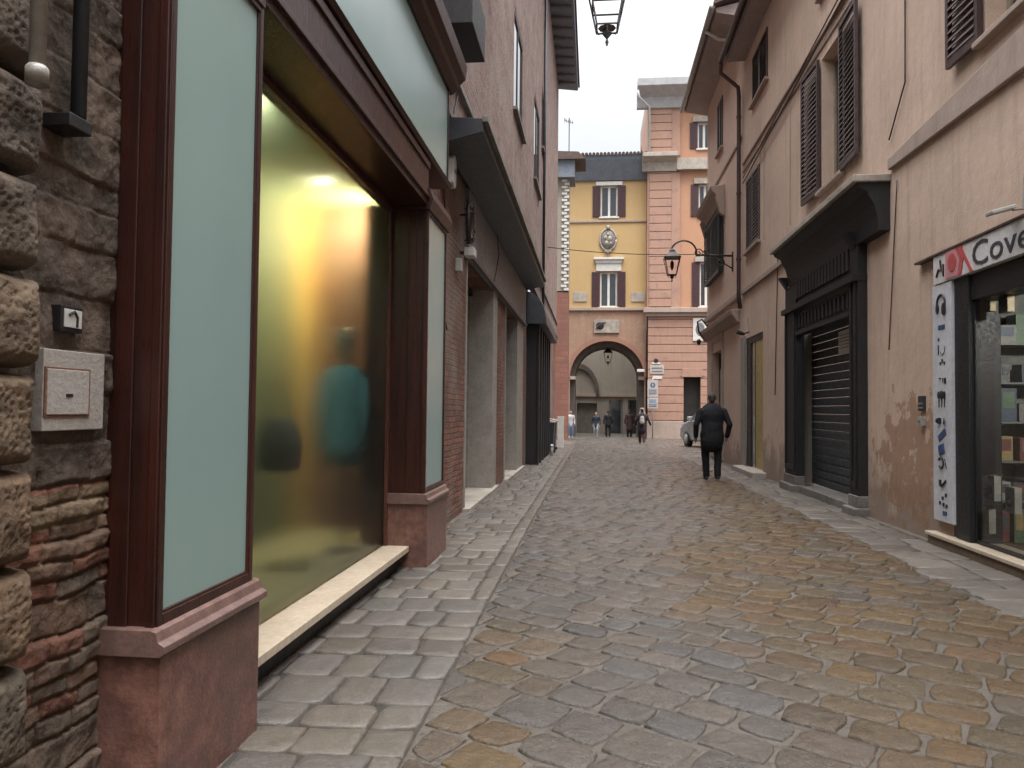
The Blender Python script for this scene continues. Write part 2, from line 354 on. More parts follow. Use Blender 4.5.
def paving(x0, x1, y0, y1, rw, rh, name, palette, kerb=0, xcut=0, hh=.022):
    mb, cols = MB(), []
    y = y0
    while y < y1:
        h = random.uniform(*rh); 
        xs = x0-random.uniform(0, .15)
        xe = x1-kerb
        cut = [xs]
        while cut[-1] < xe-.12: cut.append(cut[-1]+random.uniform(*rw))
        cut[-1] = xe
        for a, b in zip(cut, cut[1:]):
            if b-a < .08: continue
            W = lambda p, q: Vector((p+.02*n2(p, q, 1.3, 11)*(1 if p < xe-.01 else 0), q+.05*n2(p, q, .8, 4)+.05*(p-x0)))
            gp = .005; J = lambda: Vector((random.uniform(-.009, .009), random.uniform(-.009, .009)))
            quad = [W(a+gp, y+gp)+J(), W(b-gp, y+gp)+J(), W(b-gp, y+h-gp)+J(), W(a+gp, y+h-gp)+J()]
            c = random.choice(palette); v = random.uniform(.8, 1.18); c = tuple(k*v for k in c)
            stone(mb, cols, quad, hh+random.uniform(-.003, .004), c, 16 if y < 13 else 8, rnd=random.uniform(.04, .3), tilt=(random.uniform(-.012, .012), random.uniform(-.012, .012)))
        y += h
    if kerb:
        y = y0
        while y < y1:
            h = random.uniform(.35, .7); c = random.choice(palette); v = random.uniform(.75, 1.05)
            stone(mb, cols, [(x1-kerb+.006, y+.005), (x1-.006, y+.005), (x1-.006, y+h-.006), (x1-kerb+.006, y+h-.006)], hh+.003, tuple(k*v for k in c), 16, rnd=.08)
            y += h
    o = mb.build(name, pavm, smooth=True, cols=cols); return struct(o)
bed = MB()
for x0_, x1_ in ((-2.2, -.80), (3.165, 4.2)):
    for a, b in ((-6, 10), (10, 40 if x0_ < 0 else 28)): bed.face([(x0_, a, gz(a)+.007), (x1_, a, gz(a)+.007), (x1_, b, gz(b)+.007), (x0_, b, gz(b)+.007)])
struct(bed.build('pavement_bed', M('dark_joints', (.05, .042, .035), (.03, .025, .02), .9, 12)))
PL = [(.27, .235, .20), (.24, .215, .19), (.29, .25, .21), (.21, .19, .175), (.27, .225, .18), (.23, .19, .16), (.25, .205, .15), (.22, .21, .20)]
PL = [tuple((k_*.5+m_*.5)*.44 for k_, m_ in zip(c_, (.25, .218, .188))) for c_ in PL]
PR = [tuple(k_*.60 for k_ in c_) for c_ in ((.25, .22, .19), (.23, .20, .175), (.27, .235, .20), (.22, .19, .165))]
paving(-1.92, -.80, -1.5, 6.3, (.22, .36), (.27, .40), 'pavement', PL)
paving(-1.92, -.80, 6.3, 40, (.22, .38), (.27, .40), 'pavement_left_far', PL, kerb=.15)
paving(3.17, 4.05, -1.5, 28, (.35, .6), (.3, .5), 'pavement_right', PR, kerb=.14, hh=.02)
# ------------------------------------------------------------------ LEFT: rusticated blocks and rough masonry (near)
def relief(fn, colf, y0, y1, z0, z1, step, name, mat, parent, X):
    ny, nz = max(2, int((y1-y0)/step)), max(2, int((z1-z0)/step)); mb, cols = MB(), []; mb.keep = False
    for j in range(nz+1):
        z = z0+(z1-z0)*j/nz
        for i in range(ny+1):
            y = y0+(y1-y0)*i/ny; mb.v.append((X+fn(y, z), y, z)); cols.append(colf(y, z))
    for j in range(nz):
        for i in range(ny): k = j*(ny+1)+i; mb.f.append((k, k+1, k+ny+2, k+ny+1))
    return mb.build(name, mat, parent, smooth=True, cols=cols)
stoneb = thing('stone_building', (-2.2, 1.5, 0), 'old masonry corner of rough stone at the left edge, with pitted projecting blocks', 'building')
XR, XB = -1.77, -1.655
ybe = DX(46, XB, 300)                                # end of the rusticated blocks
zt = .16
k = 0
while zt < 4.6:
    bh = .292
    L = random.uniform(.44, .5)*1.0 if k % 2 else random.uniform(.62, .7)
    L = .9
    z0, z1, y0, y1 = zt+.008, zt+bh-.008, ybe-L, ybe+random.uniform(-.012, .012)
    sd = random.random()*50
    base = lerp((.185, .118, .072), (.14, .11, .08), random.random()) if k < 6 else lerp((.17, .13, .10), (.13, .105, .085), random.random())
    def fn(y, z, z0=z0, z1=z1, y0=y0, y1=y1, sd=sd):
        e = min(z-z0, z1-z, y1-y, y-y0); t = min(1, max(0, e/.045)); prof = math.sqrt(max(0, 1-(1-t)**2))
        d = noise.voronoi(Vector((y*52, z*60, sd)))[0][0]
        pit = max(0, .48-d)*.026*(1 if e > .03 else .2)
        return (prof-1)*.10 - pit + .018*noise.noise(Vector((y*9, z*9, sd)))*t
    def cf(y, z, b=base, sd=sd):
        n_ = noise.fractal(Vector((y*7, z*7, sd)), 1, 2, 4); return tuple(max(.02, c*(1+.5*n_)) for c in b)
    relief(fn, cf, y0, y1, z0, z1, .0075, 'rusticated_block', stonemat, stoneb, XB)
    zt += bh; k += 1
rows = []; z = -.1
while z < 4.8:
    h = random.choice((.06, .065, .07, .11, .13)) if z < 1.25 else random.choice((.10, .14, .18)); rows.append((z, h, random.random()*.3, random.uniform(.16, .30) if h < .08 else random.uniform(.25, .45))); z += h
def rowof(z):
    for r in rows:
        if r[0] <= z < r[0]+r[1]: return r
    return rows[-1]
def rc(y, z):
    zz = z+.018*noise.noise(Vector((y*5, z*5, 2))); r = rowof(zz); i = math.floor((y+r[2])/r[3]); return r, i, zz
def rf(y, z):
    r, i, zz = rc(y, z); a = (zz-r[0])/r[1]; b = (y+r[2])/r[3]-i
    e = min(a*r[1], (1-a)*r[1], b*r[3], (1-b)*r[3]); t = min(1, max(0, e/.010)); rnd = math.sin(i*12.9+r[0]*78.2)
    soft = 1 if z < 1.3 else .25
    return -.020*(1-t)*soft + .010*rnd + .011*noise.fractal(Vector((y*11, z*11, 5)), 1, 2, 5)
def rcol(y, z):
    r, i, zz = rc(y, z); q = (math.sin(i*12.9+r[0]*78.2)*43758.5) % 1
    if z < 1.25: c = (.17, .075, .05) if q < .3 else ((.16, .10, .07) if q < .6 else (.145, .108, .082))
    else: c = lerp((.15, .112, .088), (.105, .08, .064), q)
    if 1.23 > zz > 1.10: c = (.22, .16, .105)
    n_ = noise.fractal(Vector((y*6, z*6, 9)), 1, 2, 5); return tuple(max(.02, k_*(1+.6*n_)) for k_ in c)
yend = DX(100, XR, 400)+.06
relief(rf, rcol, ybe-.25, yend+.35, -.1, 4.8, .0075, 'rough_masonry', stonemat, stoneb, XR)
MB().box(-2.6, -1.9, -16, ybe-.1, -.1, 4.9).box(-2.6, -2.0, ybe-.1, ybe+.02, -.1, 4.9).build('core_wall', greystone, stoneb)
# meter box
def Yz(px, py, X): return DX(px, X, py), ZX(px, py, X)
y1 = DX(104, XR+.03, 390)
y0b = DX(43, XR+.03, 390)
t = thing('meter_box', (XR, y0b, 1.5), 'pale grey meter box with rust-edged square door on the rough stone wall', 'utility box')
MB().box(XR-.06, XR+.03, y0b, y1, ZX(80, 430, XR+.03), ZX(80, 352, XR+.03)).build('frame', M('meter_plate', (.40, .38, .35), (.34, .31, .28), .6, 6), t, .003)
ya, yb_ = DX(48, XR+.045, 390), DX(93, XR+.045, 390)
MB().box(XR+.02, XR+.034, ya, yb_, ZX(70, 417, XR+.045), ZX(70, 368, XR+.045)).build('rust_edge', M('rust', (.24, .10, .05), (.15, .07, .04), .9, 20), t)
MB().box(XR+.025, XR+.038, ya+.008, yb_-.010, ZX(70, 417, XR+.045)+.008, ZX(70, 368, XR+.045)-.006).build('door', M('meter_door', (.41, .39, .36), (.36, .34, .31), .55, 6), t, .002)
yc = (ya+yb_)/2; zc = (ZX(70, 395, XR+.045))
MB().box(XR+.036, XR+.041, yc-.016, yc+.016, zc-.006, zc+.004).build('keyhole', black, t, .001)
# small bell plate
y0 = DX(66, XR+.04, 320); y1 = DX(88, XR+.04, 320); z0, z1 = ZX(76, 332, XR+.04), ZX(76, 306, XR+.04)
t = thing('bell_plate', (XR, y0, z0), 'small black framed plate with a hooked mark above the meter box', 'wall plate')
MB().box(XR-.03, XR+.022, y0, y1, z0, z1).build('frame', black, t, .003)
MB().box(XR+.018, XR+.026, y0+.014, y1-.010, z0+.014, z1-.012).build('face_plate', whiteplastic, t, .002)
cy, cz = (y0+y1)/2, (z0+z1)/2
MB().tube([(XR+.027, cy-.022, cz+.012), (XR+.027, cy+.004, cz+.026), (XR+.027, cy+.020, cz+.006), (XR+.027, cy+.018, cz-.026)], .005, 6).build('hooked_mark', black, t)
# pipes on the near wall
t = thing('zinc_downpipe', (XB+.05, DX(34, XB+.05, 40), 2.5), 'pale zinc pipe end with a collar on the pitted blocks', 'pipe')
yy = DX(38, XB+.06, 40); zz = ZX(32, 82, XB+.06)
MB().tube([(XB+.06, yy, zz+.02), (XB+.06, yy, 5)], .022, 14).build('pipe', zinc, t, smooth=True)
MB().lathe([(.024, .01), (.031, .0), (.031, .045), (.025, .055)], (XB+.06, yy, zz), 14).build('collar', zinc, t, smooth=True)
t = thing('slate_downpipe', (XR+.06, DX(75, XR+.06, 60), 2.5), 'dark slate coloured pipe with a square foot on the rough stone beside the shopfront', 'pipe')
yy = DX(80, XR+.07, 60); zz = ZX(75, 122, XR+.07)
MB().tube([(XR+.07, yy, zz), (XR+.07, yy, 5)], .024, 14).build('pipe', bluepipe, t, smooth=True)
MB().box(XR-.01, XR+.1, yy-.08, yy+.03, zz-.035, zz+.01).build('foot', black, t, .004)
# ------------------------------------------------------------------ LEFT: the wooden shopfront
XF, XG = -1.57, -1.95
yA = DX(163, XF, 410); yB = DX(256, XF, 410)
yC, yD = DX(424, XF-.02, 410), DX(441, XF-.04, 410)
shop = thing('wooden_shopfront', (XG, yA, 0), 'dark red wooden shopfront with frosted green panels, red marble plinths and blurred yellow display', 'shopfront')
ZP, ZL0, ZL1, ZT1, ZC = .66, 3.45, 3.92, 4.95, 5.15
def pilaster(y0, y1, base_label):
    # stile frame round the frosted panel
    p = MB(); x0 = XG-.25
    p.box(x0, XF-.03, y0, y1, ZP+.05, ZL0+.02)
    s = .035
    p.box(XF-.03, XF, y0, y0+s, ZP+.05, ZL0); p.box(XF-.03, XF, y1-s, y1, ZP+.05, ZL0)
    p.box(XF-.03, XF, y0+s, y1-s, ZP+.05, ZP+.05+s*1.2); p.box(XF-.03, XF, y0+s, y1-s, ZL0-s*2, ZL0)
    # mouldings on the side that faces down the street
    for a, b, d in ((.008, .045, .012), (.115, .19, .010)):
        p.box(XF-b, XF-a, y0-d, y0, ZP+.05, ZL0-.02)
    po = p.build('pilaster', wood, shop, .004)
    MB().box(XF-.028, XF-.016, y0+s, y1-s, ZP+.05+s*1.2, ZL0-s*2).build('frosted_panel', frost, po)
    a = s+.0; q = MB()
    for (ya, yb, za, zb) in ((y0+a, y0+a+.010, ZP+.09, ZL0-.07), (y1-a-.010, y1-a, ZP+.09, ZL0-.07)): q.box(XF-.018, XF-.006, ya, yb, za, zb)
    q.box(XF-.018, XF-.006, y0+a, y1-a, ZP+.09, ZP+.103); q.build('panel_bead', wood, po, .003)
    m = MB(); m.box(x0, XF+.03, y0-.02, y1+.02, -.1, ZP-.045).build('marble_plinth', redmarble, shop, .006)
    c = MB(); c.prism([(x0, ZP-.045), (XF+.035, ZP-.045), (XF+.055, ZP-.03), (XF+.055, ZP-.005), (XF+.03, ZP+.01), (XF+.02, ZP+.045), (XF+.0, ZP+.052), (x0, ZP+.052)], y0-.045, y1+.045)
    c.build('plinth_moulding', mould, shop, .003)
    return po
pilaster(yA, yB, 1)
pilaster(yC, yD, 0)
# lintel, transom and cornice
m = MB(); m.box(XG-.1, XF-.005, yB, yC+.0, ZL0, ZL1-.03)
m.prism([(XG-.1, ZL1-.03), (XF+.02, ZL1-.03), (XF+.045, ZL1), (XG-.1, ZL1)], yA-.05, yD+.04)
m.box(XF-.03, XF+.02, yB, yC, ZL0+.06, ZL0+.10); m.box(XF-.02, XF+.012, yB, yC, ZL1-.12, ZL1-.06)
m.build('lintel', wood, shop, .004)
m = MB(); m.prism([(XG, ZL0-.04), (XF+.02, ZL0-.04), (XF+.05, ZL0+.06), (XF+.02, ZL0+.16), (XG, ZL0+.16)], yC-.05, yD+.05); m.build('capital', wood, shop, .004)
m = MB(); m.prism([(XG, ZL0-.04), (XF+.008, ZL0-.04), (XF+.012, ZL1-.03), (XG, ZL1-.03)], yA-.02, yB-.003); m.build('capital', wood, shop, .004)
MB().box(XF-.09, XF-.01, yA+.02, yD-.02, ZL1+.002, ZT1-.01).build('transom_panel', frost, shop)
for ya, yb in ((yA-.03, yA+.02), (yD-.02, yD+.02)): MB().box(XF-.12, XF+.004, ya, yb, ZL1+.001, ZT1).build('transom_post', wood, shop, .003)
m = MB(); m.prism([(XG-.2, ZT1), (XF+.02, ZT1), (XF+.08, ZT1+.06), (XF+.10, ZT1+.10), (XF+.16, ZT1+.16), (XF+.18, ZT1+.30), (XF+.12, ZT1+.34), (XG-.2, ZT1+.34)], yA-.3, yD+.12)
m.build('cornice', wood, shop, .004)
# window: glass, frame, sill, kick plate
MB().box(XG-.010, XG, yB+.02, yC-.02, .235, ZL0+.12).build('display_glass', blurglass, shop)
m = MB(); m.box(XG-.07, XG+.03, yC-.06, yC-.004, .222, ZL0); m.box(XG-.05, XG+.02, yB+.002, yB+.05, .222, ZL0); m.box(XG-.05, XG+.04, yB+.05, yC-.06, ZL0-.05, ZL0+.0); m.build('window_frame', woodbrown, shop, .004)
MB().box(XG-.12, -1.71, yB+.022, yC-.022, .17, .222).build('sill', cream, shop, .004)
MB().box(XG-.12, -1.80, yB+.022, yC-.022, -.1, .168).build('kick_plate', black, shop)
# display interior
greenw = M('display_green', (.13, .16, .09), (.10, .13, .08), .8, 2, 10, 0); yelloww = M('display_yellow', (.72, .46, .10), (.62, .40, .10), .8, 2, 10, 0); sagew = M('display_sage', (.36, .42, .30), (.3, .36, .26), .8, 2, 10, 0)
m = MB(); XBK = -3.1
m.box(XBK-.05, XBK, 3.0, DX(292, XBK), .2, 3.7); m.build('display_backdrop', greenw, shop)
MB().box(XBK-.048, XBK+.04, DX(292, XBK), DX(362, XBK), .2, 3.7).build('display_backdrop', yelloww, shop)
MB().box(XBK-.05, XBK, DX(362, XBK), 10.9, .2, 3.7).build('display_backdrop', sagew, shop)
MB().box(XBK, XG-.06, 10.85, 10.9, .2, 3.7).build('display_backdrop', sagew, shop)
MB().box(XBK, XG-.06, 2.95, 3.0, .2, 3.7).build('display_backdrop', greenw, shop)
MB().box(XBK, XG-.13, 3.0, 10.85, .16, .225).build('display_floor', M('display_floor_mat', (.42, .38, .24), (.36, .33, .2), .6, 2, 10, 0), shop)
MB().box(XBK, XG-.02, 3.0, 10.85, 3.7, 3.75).build('display_ceiling', sagew, shop)
MB().box(XG-.1, XG-.06, yC+.1, 10.85, .2, 3.7).build('display_backdrop', greenw, shop)
spotm = emit('spot_glow', (1, .86, .6), 6)
ls = Vector((-2.55, DX(322, -2.55, 180), ZX(322, 180, -2.55)))
t = thing('ceiling_spot', ls, 'glowing round spot lamp under the shop display ceiling', 'spot lamp')
MB().lathe([(.05, 0), (.06, .05), (.05, .14)], ls, 16).build('housing', whitep, t, smooth=True)
MB().tube([ls+Vector((0, 0, .14)), (ls.x, ls.y, 3.71)], .008).build('rod', black, t)
MB().lathe([(.005, -.03), (.04, -.02), (.048, 0), (.04, .001)], ls, 16).build('bulb', spotm, t, smooth=True)
def lamp(loc, e, col, size=.1, spot=None, rot=None):
    l = bpy.data.lights.new('unseen_fill', 'SPOT' if spot else 'POINT'); l.energy = e; l.color = col; l.shadow_soft_size = size
    if spot: l.spot_size = R(spot); l.spot_blend = .8
    o = bpy.data.objects.new('fill_light', l); COL.objects.link(o); o.location = loc
    if rot: o.rotation_euler = rot
    return o
for yy, e_, cc in ((ls.y+.9, 100, (1, .82, .5)), (5.0, 26, (1, .9, .7)), (9.6, 150, (1, .92, .74))):      # unseen fill lights added over the display, aimed in at the backdrop
    l = bpy.data.lights.new('unseen_fill', 'AREA'); l.energy = e_; l.color = cc; l.size = .5
    o = bpy.data.objects.new('fill_light', l); COL.objects.link(o); o.location = (-2.2, yy, 3.4); o.rotation_euler = (0, R(70), 0)
# garment on stand
gx = -2.25; gy = DX(343, gx, 400)
t = thing('mannequin', (gx, gy, .225), 'mannequin in a teal jacket, blurred behind the display glass', 'mannequin')
teal = M('teal_cloth', (.10, .30, .40), (.08, .25, .34), .85, 5)
sc = 1.0
MB().lathe([(.16, 1.0), (.17, 1.2), (.15, 1.45), (.17, 1.62), (.19, 1.78), (.14, 1.86), (.055, 1.9)], (gx, gy, 0), 20, (1.1, .62)).build('jacket', teal, t, smooth=True)
MB().tube([(gx+.17, gy, 1.78), (gx+.21, gy-.02, 1.5), (gx+.2, gy-.05, 1.15)], .055, 10, .04).build('sleeve', teal, t, smooth=True)
MB().tube([(gx-.17, gy, 1.78), (gx-.21, gy-.02, 1.5), (gx-.2, gy-.05, 1.15)], .055, 10, .04).build('sleeve', teal, t, smooth=True)
MB().lathe([(.05, 1.88), (.045, 1.95), (.075, 2.02), (.09, 2.12), (.08, 2.2), (.04, 2.24)], (gx, gy, 0), 16).build('head', M('mannequin_grey', (.2, .22, .2), None, .5), t, smooth=True)
MB().tube([(gx, gy, .23), (gx, gy, 1.02)], .018).build('pole', darkgrey, t); MB().lathe([(.16, .226), (.16, .24), (.02, .25)], (gx, gy, 0)).build('base', darkgrey, t)
gx = -2.4; gy = DX(279, gx, 430)
t = thing('hanging_bag', (gx, gy, 1.0), 'dark bag hanging low behind the blurred display glass', 'bag')
dk = M('dark_leather', (.03, .035, .025), None, .6)
MB().lathe([(.10, 1.02), (.17, 1.05), (.18, 1.25), (.13, 1.42), (.1, 1.44)], (gx, gy, 0), 18, (1, .5)).build('pouch', dk, t, smooth=True)
MB().tube([(gx+.1*math.cos(a), gy, 1.42+.3*math.sin(a)) for a in [math.pi*i/10 for i in range(11)]], .012, 8).build('strap', dk, t, smooth=True)
MB().tube([(gx, gy, 1.72), (gx, gy, 3.70)], .004, 6).build('cord', dk, t)
# ------------------------------------------------------------------ LEFT: tall brick building with second shop
XW = -1.87
brick = thing('brick_building', (XW, 8.2, 0), 'tall faded brick building along the left side with narrow upper windows and deep grey eaves', 'building')
YE = 38.0
d1 = (DX(466, XW), DX(493, XW)); 
opens = [(DX(464, XW), DX(495, XW)), (DX(504, XW), DX(521.5, XW)), (DX(528, XW), DX(536.5, XW))]
ZD = 3.72
y2s = DX(462, XW)
MB_ = wall('X', XW, yD-.1, YE, -.3, 4.9, [(a, b, .02, ZD) for a, b in opens], -.45)
lo = MB_.build('wall', brickL, brick)
XU = XW+.06
ups = [(DX(514, XU, 60), DX(523, XU, 60)), (DX(534, XU, 140), DX(539.5, XU, 140))]
zu = [(ZX(519, 128, XU), 10.6), (ZX(537, 190, XU), ZX(537, 105, XU))]
wu = wall('X', XU, 13.0, YE, 4.9, 17.9, [(ups[0][0], ups[0][1], zu[0][0], zu[0][1]), (ups[1][0], ups[1][1], zu[1][0], zu[1][1]), (26, 27.1, 10.5, 12.6), (19, 20, 12.8, 14.6)], -.3)
wu.build('wall', brickLU, brick)
low = [(h0, h1, 6.9, 8.0) for h0, h1 in ((5.0, 5.9), (1.0, 1.9))]
wall('X', XU, -16, 13.0, 4.9, 9.3, low, -.3).build('wall', brickLU, brick)  # top of the near wall and roof, out of view, kept low to admit sky light
m = MB(); m.prism([(XU-4, 10.6), (XU+.35, 9.2), (XU+.35, 9.3), (XU-4, 10.8)], -16, 13.0); m.build('roof', tile, brick)
for (a, b, c, d) in [(ups[0][0], ups[0][1], zu[0][0], zu[0][1]), (ups[1][0], ups[1][1], zu[1][0], zu[1][1]), (26, 27.1, 10.5, 12.6), (19, 20, 12.8, 14.6)]+[h for h in low]:
    w = MB().box(XU-.07, XU-.01, a+.002, b-.002, c, c+.08).box(XU-.07, XU-.01, a+.002, b-.002, d-.08, d).box(XU-.07, XU-.01, a, a+.07, c+.08, d-.08).box(XU-.07, XU-.01, b-.07, b, c+.08, d-.08).box(XU-.07, XU-.02, (a+b)/2-.03, (a+b)/2+.03, c+.08, d-.08).build('window', shutterm, brick)
    MB().box(XU-.05, XU-.04, a+.07, b-.07, c+.08, d-.08).build('pane', paneglass, w)
    MB().box(XU-.05, XU+.1, a-.08, b+.08, c-.08, c-.002).build('sill', greystone, w, .005)
# stringcourse ledges
for z, d in ((5.02, .10), (5.7, .07)):
    MB().box(XU-.01, XU+d, yD+.15 if z < 5.2 else -3, YE, z, z+.09).build('ledge', greystone, brick, .008)
# eave
m = MB(); m.prism([(XU-.3, 17.7), (XU+.95, 17.55), (XU+.98, 17.72), (XU-.3, 17.95)], 12.8, YE+.35); m.build('eaves', soffit, brick)
m = MB(); m.prism([(XU-6, 19.6), (XU+1.05, 17.72), (XU+1.05, 17.8), (XU-6, 19.8)], 12.6, YE+.4); m.build('roof', tile, brick)
rw_ = M('rafter_wood', (.17, .16, .17), None, .8)
for i in range(28): MB().box(XU+.0, XU+.85, 13+i*.9, 13.12+i*.9, 17.50, 17.64).build('rafter', rw_, brick)
# downpipe at far end
yp = DX(545, XU+.08, 100)
MB().tube([(XU+.08, yp, 5.0), (XU+.08, yp, 17.5)], .05, 10).build('drainpipe', darkgrey, brick, smooth=True)
# jutting balcony box high above the shopfront
MB().box(XU, XU+.44, yD+.3, yD+1.3, ZX(490, 42, -1.25)-.05, ZX(490, 42, -1.25)+.5).build('balcony_slab', blackwood, brick, .01)
# ---- second shopfront: grey fascia, canopy, pale jambs
sec = thing('grey_shopfront', (XW, y2s, 0), 'grey fascia shopfront under a dark canopy with pale stone door jambs between brick piers', 'shopfront')
yc1 = 20.5
MB().box(XW-.02, XW+.07, y2s, yc1, ZD, 4.86).build('fascia', greyp, sec, .004)
MB().box(XW+.07, XW+.11, y2s+.1, yc1, ZD, ZD+.07).build('fascia_rail', darkgrey, sec, .004)
yk = DX(484, -1.32, 122)
m = MB(); m.prism([(XW+.07, 4.70), (-1.40, 4.80), (-1.32, 4.82), (-1.32, 4.98), (XW+.0, 5.02), (XW+.07, 5.0)], yk-.05, yc1); m.build('canopy', darkgrey, sec, .006)
MB().box(-1.33, -1.26, yk-.07, yc1, 4.93, 5.0).build('canopy_edge', greystone, sec, .006)
gl1 = M('greenish_door_glass', (.24, .25, .20), (.28, .27, .21), .15, 1, 10, 0, spec=.7)
for i, (a, b) in enumerate(opens):
    jamb = MB().box(XW-.44, XW+.03, b-(.42 if i == 0 else .95 if i == 1 else 1.0)*(b-a)*.42, b-.01, 0.06+gz(b), ZD).build('jamb', lightpost, sec, .006)
    MB().box(XW-.44, XW+.02, a+.01, a+.08, .06+gz(b), ZD).build('jamb', lightpost, sec, .006)
    w = MB().box(XW-.40, XW-.36, a+.08, b-.3, ZD-.12, ZD-.02).box(XW-.41, XW-.35, (a+b)/2-.05, (a+b)/2+.02, .1+gz(b), ZD-.12).box(XW-.41, XW-.35, a+.08, a+.14, .1, ZD-.12).build('door', black, sec)
    MB().box(XW-.43, XW-.415, a+.08, b-.1, .08+gz(b), ZD).build('door_glass', gl1 if i != 1 else dark, w)
    MB().box(XW-.44, XW+.10, a-.03, b+.03, -.1+gz(b), .09+gz(b)).build('threshold', palestone, sec, .006)
# iron wreath sign, white lamps, small boxes
we = thing('iron_wreath', (XW+.2, 9.4, 4), 'dark wrought wreath ornament hanging on the grey fascia', 'ornament')
wy, wx = DX(470, XW+.2, 225), XW+.2
wzc = ZX(470, 222, wx); m = MB()
m.tube([(wx, wy+.0+.16*math.cos(a), wzc+.27*math.sin(a)) for a in [2*math.pi*i/24 for i in range(25)]], .035, 8)
for i in range(26):
    a = 2*math.pi*i/26; c = Vector((wx, wy+.16*math.cos(a), wzc+.27*math.sin(a)))
    m.lathe([(.004, -.07), (.03, -.02), (.025, .03), (.004, .07)], c, 6, (1, .4), Euler((a+random.uniform(-.8, .8), random.uniform(-.8, .8), random.uniform(0, 3))).to_matrix())
m.build('wreath', iron, we)
MB().tube([(XW+.06, wy, wzc+.1), (wx, wy, wzc+.1)], .015).build('bracket', iron, we)
wz = ZX(471, 251, XW+.22)
t = thing('wall_lamp', (XW+.2, wy+.1, wz), 'small white box lamp under the iron wreath', 'lamp')
MB().box(XW+.12, XW+.26, wy+.0, wy+.22, wz-.06, wz+.06).build('lamp_body', whiteplastic, t, .01); MB().box(XW+.05, XW+.12, wy+.09, wy+.13, wz-.02, wz+.02).build('mount', darkgrey, t)
yj, zj = DX(463, XW+.1, 265), ZX(463, 265, XW+.1)
tag(MB().box(XW+.0, XW+.09, yj-.05, yj+.05, zj-.09, zj+.09).build('junction_box', whiteplastic, None, .01), 'tiny white box on the brick edge below the wreath', 'junction box')
yj, z0j, z1j = DX(452, XW+.12, 170), ZX(452, 187, XW+.14), ZX(452, 152, XW+.14)
t = thing('alarm_box', (XW, yj, z0j), 'white six-sided box on the brick just past the wooden shopfront', 'alarm box')
MB().prism([(yj-.10, z0j+.06), (yj, z0j), (yj+.10, z0j+.06), (yj+.10, z1j-.06), (yj, z1j), (yj-.10, z1j-.06)], XW, XW+.16, 'X').build('case', whiteplastic, t, .012)
MB().box(XW+.16, XW+.166, yj-.05, yj+.05, (z0j+z1j)/2-.02, (z0j+z1j)/2+.03).build('face_plate', greyp, t)
# cables
def cable(pts, r, label, m=black, seg=12, sag=0, name='wall_cable', cat='cable'):
    P = []
    for a, b in zip(pts, pts[1:]):
        for i in range(seg): t_ = i/seg; p = Vector(a).lerp(Vector(b), t_); p.z -= sag*4*t_*(1-t_); P.append(p)
    P.append(Vector(pts[-1])); o = MB().tube(P, r, 6).build(name, m, smooth=True); return tag(o, label, cat)
def wp(px, py, X): return (X, DX(px, X, py), ZX(px, py, X))
cable([wp(458, 95, XW+.08), wp(443, 160, XW+.05), wp(446, 230, XW+.04), wp(441, 300, XW+.03), wp(447, 330, XW+.03)], .010, 'black cable drooping down the brick beside the white six-sided box')
cable([wp(497, 235, XW+.10), wp(499, 255, XW+.09), wp(493, 290, XW+.09)], .008, 'thin cable looping over the grey fascia')
# graffiti scribbles on brick
m = MB(); 
for k in range(5):
    cy_ = 8.75+k*.17; cz_ = 1.78+.1*math.sin(k*2)
    m.tube([(XW+.004, cy_+.07*math.cos(a*1.7+k)+.02*a/6, cz_+.12*math.sin(a+k)) for a in [i*.5 for i in range(14)]], .005, 4)
m.build('graffiti', whiteplastic, brick)
# ---- black shopfront further along, and bins
bs_ = thing('black_shopfront', (-1.75, 21, 0), 'narrow black panelled shopfront with curved black awning near the far end of the left wall', 'shopfront')
ya, yb_ = DX(539.5, -1.6), DX(546, -1.56)
MB().box(-1.9, -1.55, 21.6, 27.5, -.3, 3.9).build('panel', black, bs_, .01)
m = MB()
for yy in (21.55, 22.6, 23.7, 24.8, 25.9, 27.0): m.box(-1.56, -1.50, yy, yy+.16, -.3, 3.9)
m.build('pilaster_strip', blackwood, bs_, .01)
m = MB(); pr = [(-1.85, 3.9)]+[(-1.85+.55*math.sin(a), 3.9+.9*math.cos(a)) for a in [math.pi/2*(1-i/8) for i in range(9)]]
m.prism(pr, 21.3, 27.8); m.build('awning', darkgrey, bs_)
# building beyond: quoined corner and brick
q = thing('quoined_building', (-1.6, 38, 0), 'narrow building end with a toothed white quoin strip between brick and ochre walls', 'building')
xq0, _ = XY(561, 300, 43); xq1, _ = XY(568.5, 300, 43)
MB().box(xq0-1.2, xq1, 43, 44.5, -.5, ZX(1, 1, -1) if False else XY(565, 292, 43)[1]).build('wall', brickR, q)
zq0 = XY(565, 291, 43)[1]; zq1 = XY(565, 179, 43)[1]
MB().box(xq0-1.2, xq1, 43.01, 44.5, zq0, zq1).build('wall', tanp, q)
m = MB(); n = 34; hh = (zq1-zq0)/n
for i in range(n): m.box(xq0+(.0 if i % 2 else .15), xq1-(.12 if i % 2 else .0), 42.93, 43.01, zq0+i*hh+.02, zq0+(i+1)*hh-.04)
m.build('quoins', whitep, q, .01)
MB().box(xq0-1.2, xq1+.3, 42.6, 44.6, zq1, zq1+.95).build('eaves', soffit, q)
m = MB(); m.prism([(xq0-2, zq1+.95), (xq1+.9, zq1+.95), (xq1+.5, zq1+1.35), (xq0-2, zq1+1.5)], 42.4, 44.8); m.build('roof', tile, q)
